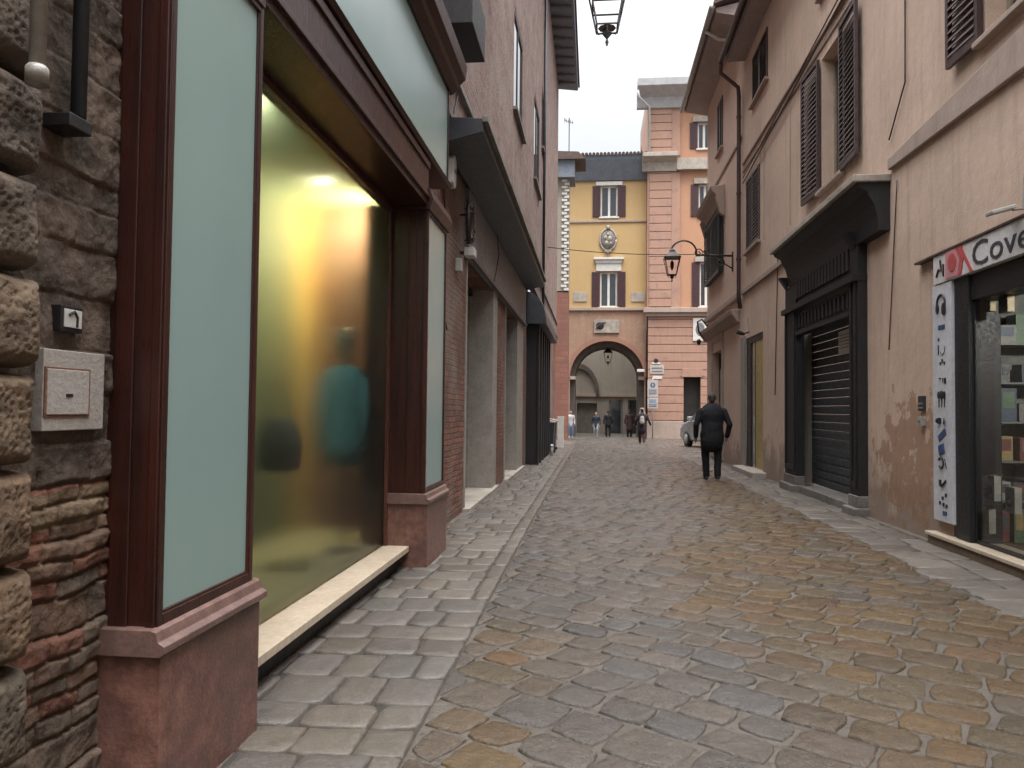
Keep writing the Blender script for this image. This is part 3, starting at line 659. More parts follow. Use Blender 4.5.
# antenna
ax, az = XY(569, 153, 46); _, at_ = XY(569, 118, 46)
t = thing('roof_antenna', (ax, 46, az), 'thin television antenna on the roof edge against the white sky', 'antenna')
MB().tube([(ax, 46, az-.8), (ax, 46, at_)], .03, 6).build('mast', iron, t)
m = MB(); m.tube([(ax-.3, 46, at_-.15), (ax+.25, 46, at_-.3)], .02, 5)
for k in range(5): xx = ax-.28+k*.12; m.tube([(xx, 45.7, at_-.16-k*.03), (xx, 46.3, at_-.16-k*.03)], .012, 4)
m.tube([(ax-.3, 46, at_), (ax-.15, 46, at_-.2)], .015, 4); m.build('aerial', iron, t)
# ------------------------------------------------------------------ FAR: ochre archway building
YA = 48.0
def X_(px, py=300, Y=YA): return XY(px, py, Y)[0]
def Z_(px, py, Y=YA): return XY(px, py, Y)[1]
xa0, xa1 = X_(567.5), X_(646)
arch = thing('archway_building', (0.5, YA, gz(YA)), 'ochre plastered building above a large brick archway at the end of the street', 'building')
zf = Z_(606, 309)                                  # string between ochre and brick
ztop = Z_(606, 181)
w1 = (X_(600), X_(617), Z_(608, 307), Z_(608, 272)); w2 = (X_(600), X_(617), Z_(608, 217), Z_(608, 186))
wall('Y', YA, xa0, xa1, zf, ztop, [w1, w2], .3).build('wall', yellow, arch)
# arch wall: semicircular opening
xc = (X_(569.5, 430)+X_(644, 430))/2; ra = (X_(644, 430)-X_(569.5, 430))/2; zs = Z_(606, 341)-ra; zb = -.5
m = MB(); N = 32
pts = [(xc+ra*math.cos(math.pi*i/N), zs+ra*math.sin(math.pi*i/N)) for i in range(N+1)]
for (p, q2) in zip(pts, pts[1:]):
    m.face([(p[0], YA, p[1]), (q2[0], YA, q2[1]), (q2[0], YA, zf), (p[0], YA, zf)])
m.face([(xc+ra, YA, zb), (xa1, YA, zb), (xa1, YA, zs), (xc+ra, YA, zs)]) ; m.face([(xc+ra, YA, zs), (xa1, YA, zs), (xa1, YA, zf), (xc+ra, YA, zf)])
m.face([(xa0-.3, YA, zb), (xc-ra, YA, zb), (xc-ra, YA, zs), (xa0-.3, YA, zs)]); m.face([(xa0-.3, YA, zs), (xc-ra, YA, zs), (xc-ra, YA, zf), (xa0-.3, YA, zf)])
m.build('wall', archm, arch)
# stepped archivolt + intrados
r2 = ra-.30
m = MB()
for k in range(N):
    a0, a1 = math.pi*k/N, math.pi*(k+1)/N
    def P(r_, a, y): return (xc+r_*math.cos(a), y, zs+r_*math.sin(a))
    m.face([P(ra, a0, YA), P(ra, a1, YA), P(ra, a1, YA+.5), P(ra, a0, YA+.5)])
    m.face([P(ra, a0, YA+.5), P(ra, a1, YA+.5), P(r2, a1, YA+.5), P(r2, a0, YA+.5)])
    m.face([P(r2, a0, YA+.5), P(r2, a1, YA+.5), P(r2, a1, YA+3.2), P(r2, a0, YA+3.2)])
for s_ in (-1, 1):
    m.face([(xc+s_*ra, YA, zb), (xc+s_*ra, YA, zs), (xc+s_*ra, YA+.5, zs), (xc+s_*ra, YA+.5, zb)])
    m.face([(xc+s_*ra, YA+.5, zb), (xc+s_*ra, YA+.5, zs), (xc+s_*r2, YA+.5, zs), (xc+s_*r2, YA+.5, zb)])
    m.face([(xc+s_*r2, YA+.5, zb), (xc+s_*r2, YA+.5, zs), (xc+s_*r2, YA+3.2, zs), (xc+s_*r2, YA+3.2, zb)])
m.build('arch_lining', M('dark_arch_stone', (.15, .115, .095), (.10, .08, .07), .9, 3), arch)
m = MB()
for k in range(N):
    a0, a1 = math.pi*k/N, math.pi*(k+1)/N; c0, c1 = (math.cos(a0), math.sin(a0)), (math.cos(a1), math.sin(a1)); r3 = ra+.28
    i = len(m.v)
    for r_ in (ra, r3):
        for c in (c0, c1):
            for y in (YA-.06, YA+.01): m.v.append((xc+r_*c[0], y, zs+r_*c[1]))
    for f in ((0, 2, 6, 4), (1, 3, 7, 5), (0, 1, 3, 2), (4, 5, 7, 6)): m.f.append(tuple(i+j for j in f))
m.build('archivolt', plaster('archivolt_brick', (.34, .19, .135), (.28, .15, .11)), arch)
for s_ in (-1, 1):
    m = MB(); m.box(xc+s_*ra-.0, xc+s_*(ra-.35), YA-.05, YA+.55, zs-.12, zs+.08).build('impost', trimstone, arch, .01)
# trims
MB().box(xa0-.2, xa1, YA-.14, YA+.0, zf-.10, zf+.08).build('stringcourse', trimstone, arch, .01)
MB().box(xa0-.1, xa1, YA-.08, YA, Z_(606, 221)-.09, Z_(606, 221)+.05).build('stringcourse', trimstone, arch, .01)
m = MB(); m.prism([(YA, ztop), (YA-.15, ztop), (YA-.8, ztop+1.1), (YA-.9, ztop+1.35), (YA, ztop+1.35)], xa0-.9, xa1+.2, 'X'); m.build('eaves', soffit, arch)
m = MB(); zr = ztop+1.36
for i in range(26):
    xx = xa0-.9+i*.225; m.tube([(xx, YA-1.0, zr+.04), (xx, YA+2.5, zr+.9)], .10, 8)
m.build('roof', tile, arch)
MB().box(xa0-.9, xa1+.2, YA-.85, YA+2.6, zr-.05, zr+.02).build('roof_deck', tile, arch)
def sash(parent, x0, x1, z0, z1, y, shm, shw, plane='Y'):
    w = MB().box(x0, x0+.09, y+.12, y+.2, z0, z1).box(x1-.09, x1, y+.12, y+.2, z0, z1).box(x0, x1, y+.121, y+.199, z1-.09, z1).box(x0, x1, y+.121, y+.199, z0, z0+.09).box((x0+x1)/2-.07, (x0+x1)/2+.07, y+.115, y+.195, z0, z1).build('window', whitep, parent)
    MB().box(x0+.05, x1-.05, y+.16, y+.175, z0+.05, z1-.05).build('pane', paneglass, w)
    MB().box(x0-.1, x1+.1, y-.1, y+.12, z0-.1, z0-.005).build('sill', whitep, w, .01)
    for a, b in ((x0-shw, x0-.01), (x1+.01, x1+shw)):
        s = MB().box(a, b, y-.06, y-.02, z0, z1)
        for i in range(int((z1-z0)/.09)): s.box(a+.05, b-.05, y-.075, y-.055, z0+.04+i*.09, z0+.09+i*.09)
        s.build('shutter', shm, w)
    return w
sash(arch, *w1, YA, plum, .52); sash(arch, *w2, YA, plum, .5)
zh = w1[3]
m = MB(); m.box(w1[0]-.25, w1[1]+.25, YA-.08, YA, zh+.05, zh+.55); m.box(w1[0]-.4, w1[1]+.4, YA-.25, YA, zh+.75, zh+.88); m.box(w1[0]-.3, w1[1]+.3, YA-.15, YA, zh+.55, zh+.75); m.build('window_hood', whitep, arch, .01)
m = MB(); m.box(w2[0]-.3, w2[1]+.3, YA-.1, YA, w2[3]+.02, w2[3]+.25); m.build('window_hood', whitep, arch, .01)
# coat of arms (weathered oval)
cx_, cz_ = XY(608, 240, YA); 
t = MB(); t.lathe([(.01, .16), (.28, .14), (.42, .08), (.47, .02), (.44, -.0)], (cx_, YA-.02, cz_), 28, (1, 1.35), Euler((R(90), 0, 0)).to_matrix()); crest = t.build('stone_crest', M('grey_relief', (.30, .28, .25), (.12, .11, .10), .85, 5), arch, smooth=True)
m = MB()
m.tube([(cx_+.5*math.cos(a), YA-.06, cz_+.68*math.sin(a)) for a in [2*math.pi*i/24 for i in range(25)]], .06, 6)
for k, (dx, dz, r_) in enumerate(((-.15, .12, .14), (.12, .05, .17), (-.08, -.22, .15), (.16, -.25, .1), (0, .32, .1), (0, -.85, .1), (-.12, -.76, .09), (.12, -.76, .09), (0, .76, .13))): m.lathe([(.01, .1), (r_*.7, .07), (r_, 0)], (cx_+dx, YA-.12, cz_+dz), 10, (1, 1.2), Euler((R(90), 0, 0)).to_matrix())
m.build('relief_carving', palestone, crest, smooth=True)
for px in (580, 638): x_, z_ = XY(px, 297, YA); MB().box(x_-.42, x_+.42, YA-.05, YA, z_-.3, z_+.3).build('stone_tablet', palestone, arch, .01)
# plaque above arch with dark emblem
x0, z1_ = XY(594, 320, YA); x1, z0_ = XY(619, 333, YA)
t = thing('arch_plaque', (x0, YA-.06, z0_), 'pale rectangular plaque with a dark round emblem above the archway', 'plaque')
MB().box(x0, x1, YA-.12, YA-.02, z0_, z1_).build('slab', palestone, t, .01)
ex, ez = XY(600, 326, YA); m = MB(); m.lathe([(.01, .06), (.2, .04), (.25, 0)], (ex, YA-.12, ez), 16, (1, 1), Euler((R(90), 0, 0)).to_matrix()); m.tube([(ex-.22, YA-.15, ez-.15), (ex, YA-.16, ez+.05), (ex+.2, YA-.15, ez+.2), (ex+.42, YA-.15, ez+.2)], .06, 6, .015); m.build('emblem', iron, t)
# drainpipe between
xd = X_(647.5); MB().tube([(xd, YA-.15, 0), (xd, YA-.15, ztop)], .06, 8).build('drainpipe', brownpipe, arch, smooth=True)
# passage, and the space behind it left open above to let in light
back = thing('open_back_building', (0.5, 56, 0), 'pale plaster back wall with shop windows seen through the archway', 'building')
YB2 = 58.0
def bx_(px, py): return XY(px, py, YB2)
wl = wall('Y', YB2, -3.2, 4.2, -.6, 10, [(bx_(577, 400)[0], bx_(597, 400)[0], -.4, bx_(587, 403)[1]), (bx_(609, 400)[0], bx_(623, 400)[0], -.4, bx_(616, 400)[1]), (bx_(628, 400)[0], bx_(640, 400)[0], -.4, bx_(616, 400)[1])], .3); wl.build('wall', tanp, back)
MB().box(bx_(577, 400)[0], bx_(597, 400)[0], YB2+.25, YB2+.3, -.5, 3).build('door', M('grey_green_door', (.20, .19, .155), None, .6), back)
for a, b in ((609, 623), (628, 640)):
    w = MB().box(bx_(a, 400)[0], bx_(b, 400)[0], YB2+.25, YB2+.3, -.5, 3).build('shop_window', paneglass, back)
    m = MB(); 
    for px in (a+.3, b-.8): m.box(bx_(px, 400)[0]-.1, bx_(px, 400)[0]+.1, YB2+.1, YB2+.24, -.5, 2.8)
    m.build('frame', greyp, w)
MB().box(-3.2, 4.2, YB2-.12, YB2, bx_(610, 396)[1]-.05, bx_(610, 396)[1]+.2).build('cornice', trimstone, back)
cxa, cza = bx_(578, 398)
m = MB()
for k in range(12):
    a0, a1 = math.pi*k/12, math.pi*(k+1)/12; r0, r1 = 1.35, 1.6
    for u, vv in ((a0, a1),):
        i = len(m.v)
        for r_ in (r0, r1):
            for a in (u, vv):
                for y in (YB2-.2, YB2+.01): m.v.append((cxa+r_*math.cos(a), y, cza+.2+1.5*r_*math.sin(a)))
        for f in ((0, 2, 6, 4), (1, 3, 7, 5), (0, 1, 3, 2), (4, 5, 7, 6)): m.f.append(tuple(i+j for j in f))
m.build('blind_arch', M('dark_moulding', (.12, .10, .085), None, .9), back)
MB().box(-3.4, -3.2, 51.2, 58, -.6, 9).build('side_wall', tanp, back); MB().box(4.2, 4.4, 51.2, 58, -.6, 9).build('side_wall', tanp, back)
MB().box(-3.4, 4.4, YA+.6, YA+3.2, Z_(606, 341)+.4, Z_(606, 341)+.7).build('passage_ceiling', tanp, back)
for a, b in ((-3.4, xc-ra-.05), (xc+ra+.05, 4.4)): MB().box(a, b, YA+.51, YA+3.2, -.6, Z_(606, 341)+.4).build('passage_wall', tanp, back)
# ------------------------------------------------------------------ FAR: pink corner building with banded render
YP = 47.3
pk = thing('pink_building', (4, YP, gz(YP)), 'tall pink corner building with banded render and orange upper wall right of the archway', 'building')
def XP(px, py=300): return XY(px, py, YP)[0]
def ZP_(py, px=665): return XY(px, py, YP)[1]
xp0, xq = XP(649), XP(675); xp1 = 16.0
zsc, zmid, ztp = ZP_(309), ZP_(158), ZP_(104)
dr = (XP(683.5, 400), XP(700.5, 400), -.5, ZP_(377, 690))
def bands(x0, x1, z0, z1, h, y, name, mtl, hole=None):
    m = MB(); z = z0
    while z < z1-.05:
        ze = min(z+h-.035, z1)
        if hole and z < hole[3]:
            m.box(x0, hole[0], y-.05, y+.02, z, ze); m.box(hole[1], x1, y-.05, y+.02, z, ze)
        else: m.box(x0, x1, y-.05, y+.02, z, ze)
        z += h
    return m.build(name, mtl, pk, .012)
wall('Y', YP+.02, xp0, xp1, -.6, zsc, [dr], .35).build('wall', pinkdark, pk)
bands(xp0-.05, xp1, .95, zsc-.3, .51, YP, 'banded_render', pink, dr)
MB().box(xp0-.1, dr[0], YP-.1, YP, -.6, .9).build('plinth', trimstone, pk, .02)
MB().box(dr[1], xp1, YP-.1, YP, -.6, .9).build('plinth', trimstone, pk, .02)
MB().box(dr[0], dr[1], YP+.33, YP+.37, -.5, dr[3]).build('door', dark, pk)
m = MB()
for s_, x_ in ((-1, dr[0]), (1, dr[1])):
    for k in range(3):
        m.box(*(sorted((x_+s_*.0, x_+s_*(.22+.0*k)))), YP-.08, YP-.045, dr[3]+.05+.0*k, dr[3]+.06)
m.box(dr[0]-.1, dr[1]+.1, YP-.09, YP-.045, dr[3], dr[3]+.5)
m.build('door_lintel', pink, pk, .01)
MB().box(xp0-.35, xp1, YP-.35, YP, zsc-.25, zsc+.05).build('stringcourse', trimstone, pk, .03); MB().box(xp0-.2, xp1, YP-.2, YP, zsc-.45, zsc-.25).build('stringcourse', trimstone, pk, .02)
upw = [(XP(700, 280), XP(713, 280), ZP_(308, 700)+.1, ZP_(262, 700)), (XP(699, 200), XP(712, 200), ZP_(216, 700), ZP_(184, 700)), (XP(698, 140), XP(711, 140), ZP_(148, 700), ZP_(122, 700))]
XP2 = XP(680)
wall('Y', YP+.12, XP2, xp1, zsc, ztp, upw, .3).build('wall', orange, pk)
MB().box(xp0+.02, XP2+.0, YP+.02, YP+2, zsc, ztp).build('wall', pinkdark, pk)
bands(xp0, XP(671), zsc+.15, zmid-.9, .51, YP-.02, 'quoin_pilaster', pink)
MB().box(XP(671)+.01, XP2-.01, YP-.02, YP+.02, zsc+.1, zmid-.9).build('flat_pilaster', pink, pk)
bands(xp0, XP(671), zmid+.15, ztp-.2, .51, YP-.02, 'quoin_pilaster', pink)
MB().box(XP(671)+.01, XP2-.01, YP-.02, YP+.02, zmid+.15, ztp-.2).build('flat_pilaster', pink, pk)
for (a, b, c, d), py in zip(upw, (0, 1, 2)):
    w = sash(pk, a, b, c, d, YP+.12, plum, .48)
    MB().box(a-.3, b+.3, YP-.05, YP+.12, d+.02, d+.35).build('window_hood', palestone, w, .01)
m = MB(); m.prism([(YP+.1, zmid-.85), (YP-.15, zmid-.85), (YP-.25, zmid-.35), (YP-.75, zmid-.1), (YP-.75, zmid+.15), (YP+.1, zmid+.15)], xp0-.45, XP(676), 'X'); m.box(XP(676), xp1, YP-.25, YP+.1, zmid-.8, zmid-.1); m.build('cornice', palestone, pk, .02)
m = MB(); m.prism([(YP+.1, ztp-.3), (YP-.2, ztp-.3), (YP-.35, ztp+.3), (YP-1.1, ztp+.75), (YP-1.1, ztp+1.2), (YP+.1, ztp+1.2)], xp0-.8, xp1, 'X'); m.build('eaves', M('pale_grey_cornice', (.45, .44, .45), (.36, .35, .36), .8, 3), pk, .02)
MB().box(xp0-.1, xp1, YP+.2, YP+8, ztp-.3, ztp+1.1).build('attic', trimstone, pk)
MB().box(xp0-.12, xp0+.02, YP+.03, YP+6, zsc, ztp).build('side_wall', pink, pk)
g_ = Vector((xp0-.8, YP-1.0, ztp+.5)); MB().tube([g_, g_+Vector((.1, .1, -.4)), g_+Vector((.75, .7, -.75)), g_+Vector((.75, .75, -4.2))], .07, 8).build('drainpipe', whiteplastic, pk, smooth=True)
# signs
signw = M('dull_white_panel', (.50, .47, .45), (.42, .38, .36), .6, 5)
sx0, sz0 = XY(652.5, 445, 46.6)
t = thing('parking_sign', (sx0, 46.6, gz(46.6)), 'grey post with stacked white parking panels and a blue disc beside the archway', 'road sign')
MB().tube([(sx0, 46.6, gz(46.6)-.1), (sx0, 46.6, XY(652, 378, 46.6)[1])], .035, 10).build('post', zinc, t, smooth=True)
def pan(px0, py0, px1, py1, Y=46.55): a, b = XY(px0, py0, Y); c, d = XY(px1, py1, Y); return a, c, d, b
for i, (a, b, c, d) in enumerate((pan(647.5, 380, 658, 396.8), pan(647.5, 397.8, 658, 408.5))):
    pn = MB().box(a, b, 46.53, 46.56, c, d)  .build('sign_panel', signw, t, .005)
    cxx = (a+b)/2
    bl = M('sign_blue', (.09, .15, .26), None, .4)
    if i == 0:
        MB().lathe([(.15, 0), (.15, .01), (.0, .011)], (cxx, 46.53, d-.30), 24, (1, 1), Euler((R(90), 0, 0)).to_matrix()).build('blue_disc', bl, pn)
        MB().box(cxx-.02, cxx+.02, 46.505, 46.515, d-.39, d-.23).box(cxx-.055, cxx+.055, 46.505, 46.515, d-.27, d-.23).build('disc_mark', whitep, pn)
        m = MB(); 
        for k in range(3): m.box(a+.08, b-.08, 46.52, 46.529, d-.62-k*.11, d-.58-k*.11)
        m.build('text_lines', M('sign_ink', (.08, .12, .2), None, .5), pn)
    else:
        MB().box(cxx-.2, cxx+.2, 46.52, 46.529, d-.3, d-.08).build('pictogram', M('sign_skyblue', (.25, .38, .5), None, .5), pn)
        m = MB()
        for k in range(2): m.box(a+.08, b-.08, 46.52, 46.529, c+.1+k*.1, c+.14+k*.1)
        m.build('text_lines', M('sign_ink2', (.1, .14, .2), None, .5), pn)
a, b, c, d = pan(650, 365, 664, 374, YP-.06); t = thing('street_name_plaque', (a, YP-.06, c), 'white marble street name plaque on the pink wall above the parking sign', 'plaque')
MB().box(a, b, YP-.09, YP-.05, c, d).build('slab', signw, t, .01); m = MB(); [m.box(a+.1, b-.1, YP-.1, YP-.089, c+.12+k*.2, c+.19+k*.2) for k in range(2)]; m.build('incised_text', greyp, t)
a, b, c, d = pan(652.5, 376, 662, 379, YP-.06); tag(MB().box(a, b, YP-.09, YP-.05, c, d).build('plaque', whitep, None, .005), 'narrow white strip plaque just below the street name plaque', 'plaque')
a, b, c, d = pan(652, 360.5, 660, 364, YP-.1); t = thing('number_plaque', (a, YP-.1, c), 'tiny black and white ornament above the street name plaque', 'plaque'); MB().box(a, b, YP-.1, YP-.05, c, (c+d)/2).build('slab', whitep, t); MB().lathe([(.01, .03), (.13, .02), (.13, 0)], ((a+b)/2, YP-.1, c+.2), 12, (1, 1), Euler((R(90), 0, 0)).to_matrix()).build('disc', black, t)
a, b, c, d = pan(693, 318, 702, 341, YP-.1); t = thing('wall_poster', (a, YP-.1, c), 'white poster board with a dark figure high on the pink wall by the corner', 'poster'); MB().box(a, b+.3, YP-.12, YP-.05, c, d).build('board', whitep, t, .01)
MB().lathe([(.01, .02), (.2, .015), (.3, 0)], ((a+b)/2+.15, YP-.12, (c+d)/2), 12, (.9, 1.4), Euler((R(90), 0, 0)).to_matrix()).build('dark_figure', greyp, t)
lx, lz = XY(641, 371, 47.8); t = thing('spotlight', (lx, 47.8, lz), 'small white floodlight on the right spring of the archway', 'floodlight'); MB().box(lx-.25, lx+.2, 47.5, 47.75, lz-.07, lz+.1).build('lamp_body', whitep, t, .02); MB().box(lx+.05, lx+.12, 47.7, 48, lz-.25, lz-.05).build('bracket', darkgrey, t)
# hanging lantern in arch handled below
# ------------------------------------------------------------------ RIGHT: peach building (near) and rose building (beyond)
XR4 = 4.0
YAB = 21.2
pe = thing('peach_building', (XR4, 10, 0), 'long peach plastered building along the right side with brown louvred shutters and worn damp base', 'building')
ro = thing('rose_building', (XR4, 24, gz(24)), 'taller rose plastered building with deep eaves just past the brown drainpipe on the right', 'building')
def Dr(px, X=XR4, py=410): return DX(px, X, py)
def Zr(px, py, X=XR4): return ZX(px, py, X)
yS1, yS0 = Dr(953), 4.2; yFe = Dr(972)                                 # accessory shop glass bay
zS0, zS1 = .15, Zr(953, 281)+.02
yR1, yR0 = Dr(797), Dr(852)                             # roller shutter bay
yD1, yD0 = Dr(746), Dr(763)
zD1 = Zr(746, 339)
W1 = (Dr(1046, XR4, 20), Dr(986, XR4, 20), Zr(985, 40), Zr(985, 40)+2.1)
W2 = (Dr(843, XR4, 120), Dr(822, XR4, 120), Zr(832, 182), Zr(832, 182)+2.35)
W3 = (Dr(760, XR4, 200), Dr(747, XR4, 200), Zr(747, 253), Zr(760, 163))
W4 = (Dr(768, XR4, 60), Dr(753, XR4, 60), Zr(753, 106), Zr(768, 26))
holes = [(yS0, yS1, zS0, zS1), (yR0, yR1, 0.0, Zr(830, 300)+.2), (yD0, yD1, .05, zD1), W1, W2, W3, W4, (W2[0], W2[1], 8.9, 10.7), (1.2, 2.3, 5.3, 7.4)]
wall('X', XR4, -16, 9.6, -.3, 8.4, [h for h in holes if h[0] < 9.6 and h[3] < 8.4], .32).build('wall', peach, pe)  # near end and its roof built low above the view to let in sky light
wall('X', XR4, 9.6, YAB, -.3, 11.1, [h for h in holes if h[0] > 9.6], .32).build('wall', peach, pe)
m = MB(); m.prism([(XR4-.4, 8.4), (XR4+5, 10.2), (XR4+5, 10.4), (XR4-.4, 8.5)], -16, 9.6); m.build('roof', tile, pe)
def louvre(parent, y0, y1, z0, z1, X, nameit='shutter', mt=shutterm, mat=None, lab=None):
    """one louvred leaf lying in a plane of constant x, facing -x"""
    m = MB(); t_ = .05; s = .06
    m.box(X-t_, X, y0, y0+s, z0, z1, mat); m.box(X-t_, X, y1-s, y1, z0, z1, mat); m.box(X-t_+.002, X-.002, y0+s, y1-s, z0, z0+s*1.6, mat); m.box(X-t_+.002, X-.002, y0+s, y1-s, z1-s, z1, mat)
    z = z0+s*1.6+.01
    while z < z1-s-.09:
        i = len(m.v); a, b = y0+s, y1-s
        P = [(X-.058, a, z), (X-.058, b, z), (X-.012, b, z+.098), (X-.012, a, z+.098), (X-.046, a, z-.006), (X-.046, b, z-.006), (X-.002, b, z+.092), (X-.002, a, z+.092)]
        m.v += [tuple((mat @ Vector(p)) if mat is not None else Vector(p)) for p in P]
        m.f += [tuple(i+k for k in q) for q in ((0,1,2,3),(4,5,6,7),(0,1,5,4),(2,3,7,6),(0,3,7,4),(1,2,6,5))]
        z += .088
    o = m.build(nameit, mt, parent)
    if lab: o['label'] = lab
    return o
def win(parent, h, closed=False, swing=0, leaf=None, dy=0):
    y0, y1, z0, z1 = h; X = XR4
    w = MB().box(X+.2, X+.27, y0, y0+.08, z0, z1).box(X+.2, X+.27, y1-.08, y1, z0, z1).box(X+.201, X+.269, y0, y1, z1-.08, z1).box(X+.201, X+.269, y0, y1, z0, z0+.08).box(X+.195, X+.265, (y0+y1)/2-.05, (y0+y1)/2+.05, z0, z1).build('window', M('tan_sash', (.34, .28, .2), None, .6) if not bpy.data.materials.get('tan_sash') else bpy.data.materials['tan_sash'], parent)
    MB().box(X+.225, X+.235, y0+.04, y1-.04, z0+.04, z1-.04).build('pane', paneglass, w)
    lw = leaf or (y1-y0)*.5
    if closed:
        louvre(w, y0+.01, (y0+y1)/2-.005, z0+.01, z1-.01, X+.02); louvre(w, (y0+y1)/2+.005, y1-.01, z0+.01, z1-.01, X+.02)
    else:
        for side in (0, 1):
            hinge = (y0 if side == 0 else y1); a = R(swing)*(-1 if side == 0 else 1)*(.4 if side == 0 else .5)
            mm = Matrix.Translation((X, hinge, 0)) @ Matrix.Rotation(a, 4, 'Z') @ Matrix.Translation((-X, -hinge, 0))
            if side == 0: louvre(w, hinge-lw-.02, hinge-.02, z0-.02, z1+.02, X-.03, mat=mm)
            else: louvre(w, hinge+.02, hinge+lw+.02, z0-.02, z1+.02, X-.03, mat=mm)
    MB().box(X-.10, X+.2, y0-.1, y1+.1, z0-.07, z0-.005).build('sill', trimstone, w, .01)
    return w
win(pe, W1, leaf=.66, swing=5); win(pe, W2, leaf=.92, swing=6); win(pe, W3, True); win(pe, W4, True); win(pe, (W2[0], W2[1], 8.9, 10.7), True); win(pe, (1.2, 2.3, 5.3, 7.4), True)
zB0, zB1 = 4.66, 4.98
yK0, yK1 = Dr(890, XR4, 148), Dr(771, 3.52, 240)     # cornice of black shopfront
MB().prism([(yK0-.06, 4.80), (yK0-.06, 4.95), (7.1, 5.15), (-3, 5.2), (-3, 4.6), (7.1, 4.72)], XR4-.06, XR4+.001, 'X').build('stringcourse', trimstone, pe, .012)  # stone band, its near widening shaped after a tapered shadow
MB().box(XR4-.06, XR4, yK1, YAB-.1, zB0-.02, zB0+.10).build('stringcourse', trimstone, pe, .01)
for z, d in ((7.95, .03), (8.15, .05)): MB().box(XR4-d, XR4, yK1-4, YAB-.1, z, z+.05).build('moulding', trimstone, pe, .006)
m = MB(); m.prism([(XR4+.2, 10.95), (XR4-.46, 10.92), (XR4-.5, 11.05), (XR4+.2, 11.35)], 9.5, YAB-.25); m.build('eaves', soffitp, pe)
m = MB(); m.prism([(XR4+5, 13.2), (XR4-.6, 11.12), (XR4-.6, 11.2), (XR4+5, 13.4)], 9.4, YAB-.1); m.build('roof', tile, pe)
MB().tube([(XR4-.62, 9.4, 11.05), (XR4-.62, YAB-.15, 11.0)], .075, 8).build('gutter', brownpipe, pe, smooth=True)
yp = YAB+.05
MB().tube([(XR4-.62, YAB-.2, 11.0), (XR4-.6, YAB, 10.75), (XR4-.12, yp, 10.35), (XR4-.10, yp, 10.1), (XR4-.10, yp, 4.6), (XR4-.06, yp, 4.3)], .055, 10).build('drainpipe', brownpipe, pe, smooth=True)
m = MB()
for z in (9.5, 7.4, 5.6): m.lathe([(.07, 0), (.07, .06)], (XR4-.10, yp, z), 10)
m.build('pipe_clamp', brownpipe, pe)
# faint vertical wires in plaster, cables along the facade
cable([(XR4-.05, 9.7, 8.5), (XR4-.05, 12, 8.35), (XR4-.05, YAB-.3, 7.75)], .014, 'uppermost of the thin cables slanting along the peach facade', shutterm)
cable([(XR4-.06, 5, 8.3), (XR4-.06, 12, 8.2), (XR4-.06, YAB-.3, 7.6)], .02, 'lower thick cable slanting along the peach facade', shutterm)
cable([wp(905, -30, XR4-.03), wp(905, 82, XR4-.03), wp(889, 140, XR4-.03)], .010, 'brown cable hanging down to the end of the black cornice', brownpipe)
cable([wp(897, 180, XR4-.02), wp(889, 350, XR4-.02)], .008, 'short brown cable on bare peach plaster between the two shops', brownpipe)
cable([wp(778, 245, XR4-.03), wp(775, 395, XR4-.03)], .012, 'dark vertical cable beside the far black shop pilaster', brownpipe)
for px, py0, py1, w_ in ((764, 205, 240, 'left'), (790, 165, 225, 'right')):
    cable([wp(px, py0-60, XR4-.02), wp(px, py1, XR4-.02)], .006, 'faint wire running down plaster %s of the pair between the shuttered windows' % w_, trimstone)
# yellow doorway
yd = M('yellow_door_panel', (.42, .31, .11), (.36, .27, .1), .5, 2, 20, 0); gd = M('grey_green_door_glass', (.10, .13, .12), (.14, .17, .15), .12, 2, 20, 0)
dw = thing('doorway', (XR4, (yD0+yD1)/2, 0), 'recessed shop doorway with a tall yellow panel and dark frame beside the walking man', 'shop door')
ym = Dr(754)
MB().box(XR4+.035, XR4+.07, yD0+.01, ym, .12, zD1-.02).build('yellow_panel', yd, dw)
MB().box(XR4+.05, XR4+.07, ym, yD1-.5, .12, zD1-.02).build('glass_panel', gd, dw)
MB().box(XR4+.02, XR4+.12, yD1-.5, yD1-.01, .12, zD1-.02).box(XR4+.02, XR4+.12, yD0+.01, yD1-.5, zD1-.16, zD1-.01).box(XR4+.028, XR4+.08, ym-.03, ym+.03, .12, zD1-.16).build('frame', black, dw, .006)
MB().box(XR4-.32, XR4+.3, yD0-.35, yD1+.25, -.2, .10).build('doorstep', palestone, dw, .015)
MB().box(XR4-.04, XR4+.02, yD1, yD1+.55, .02, zD1+.08).build('jamb', lightpost, dw, .01)
# black shopfront with roller shutter
zK = 4.5; yP0a, yP0b = Dr(868, XR4), Dr(851, XR4-.12); yP1a, yP1b = Dr(797, XR4-.12), Dr(786, XR4-.12)
bf = thing('black_roller_shopfront', (XR4, (yP0a+yP1b)/2, 0), 'old black wooden shopfront with projecting cornice and closed metal roller shutter', 'shopfront')
zpl = .30
for (a, b) in ((yP0a, yP0b), (yP1a, yP1b)):
    c = MB(); c.box(XR4-.14, XR4+.02, a, b, zpl, 3.55); c.box(XR4-.165, XR4-.14, a+.06, a+.12, zpl+.1, 3.45); c.box(XR4-.165, XR4-.14, b-.12, b-.06, zpl+.1, 3.45); c.box(XR4-.16, XR4-.14, a+.12, b-.12, zpl+.1, zpl+.2)
    c.box(XR4-.135, XR4+.02, a+.005, b-.005, 3.55, 4.0)
    c.build('pilaster', blackwood, bf, .006)
    MB().box(XR4-.24, XR4+.02, a-.07, b+.07, -.2, .13).build('plinth', greystone, bf, .02); MB().box(XR4-.165, XR4+.02, a-.015, b+.015, .13, zpl).build('plinth', greystone, bf, .01)
a, b = yP0a+.02, yP1b-.02
m = MB()
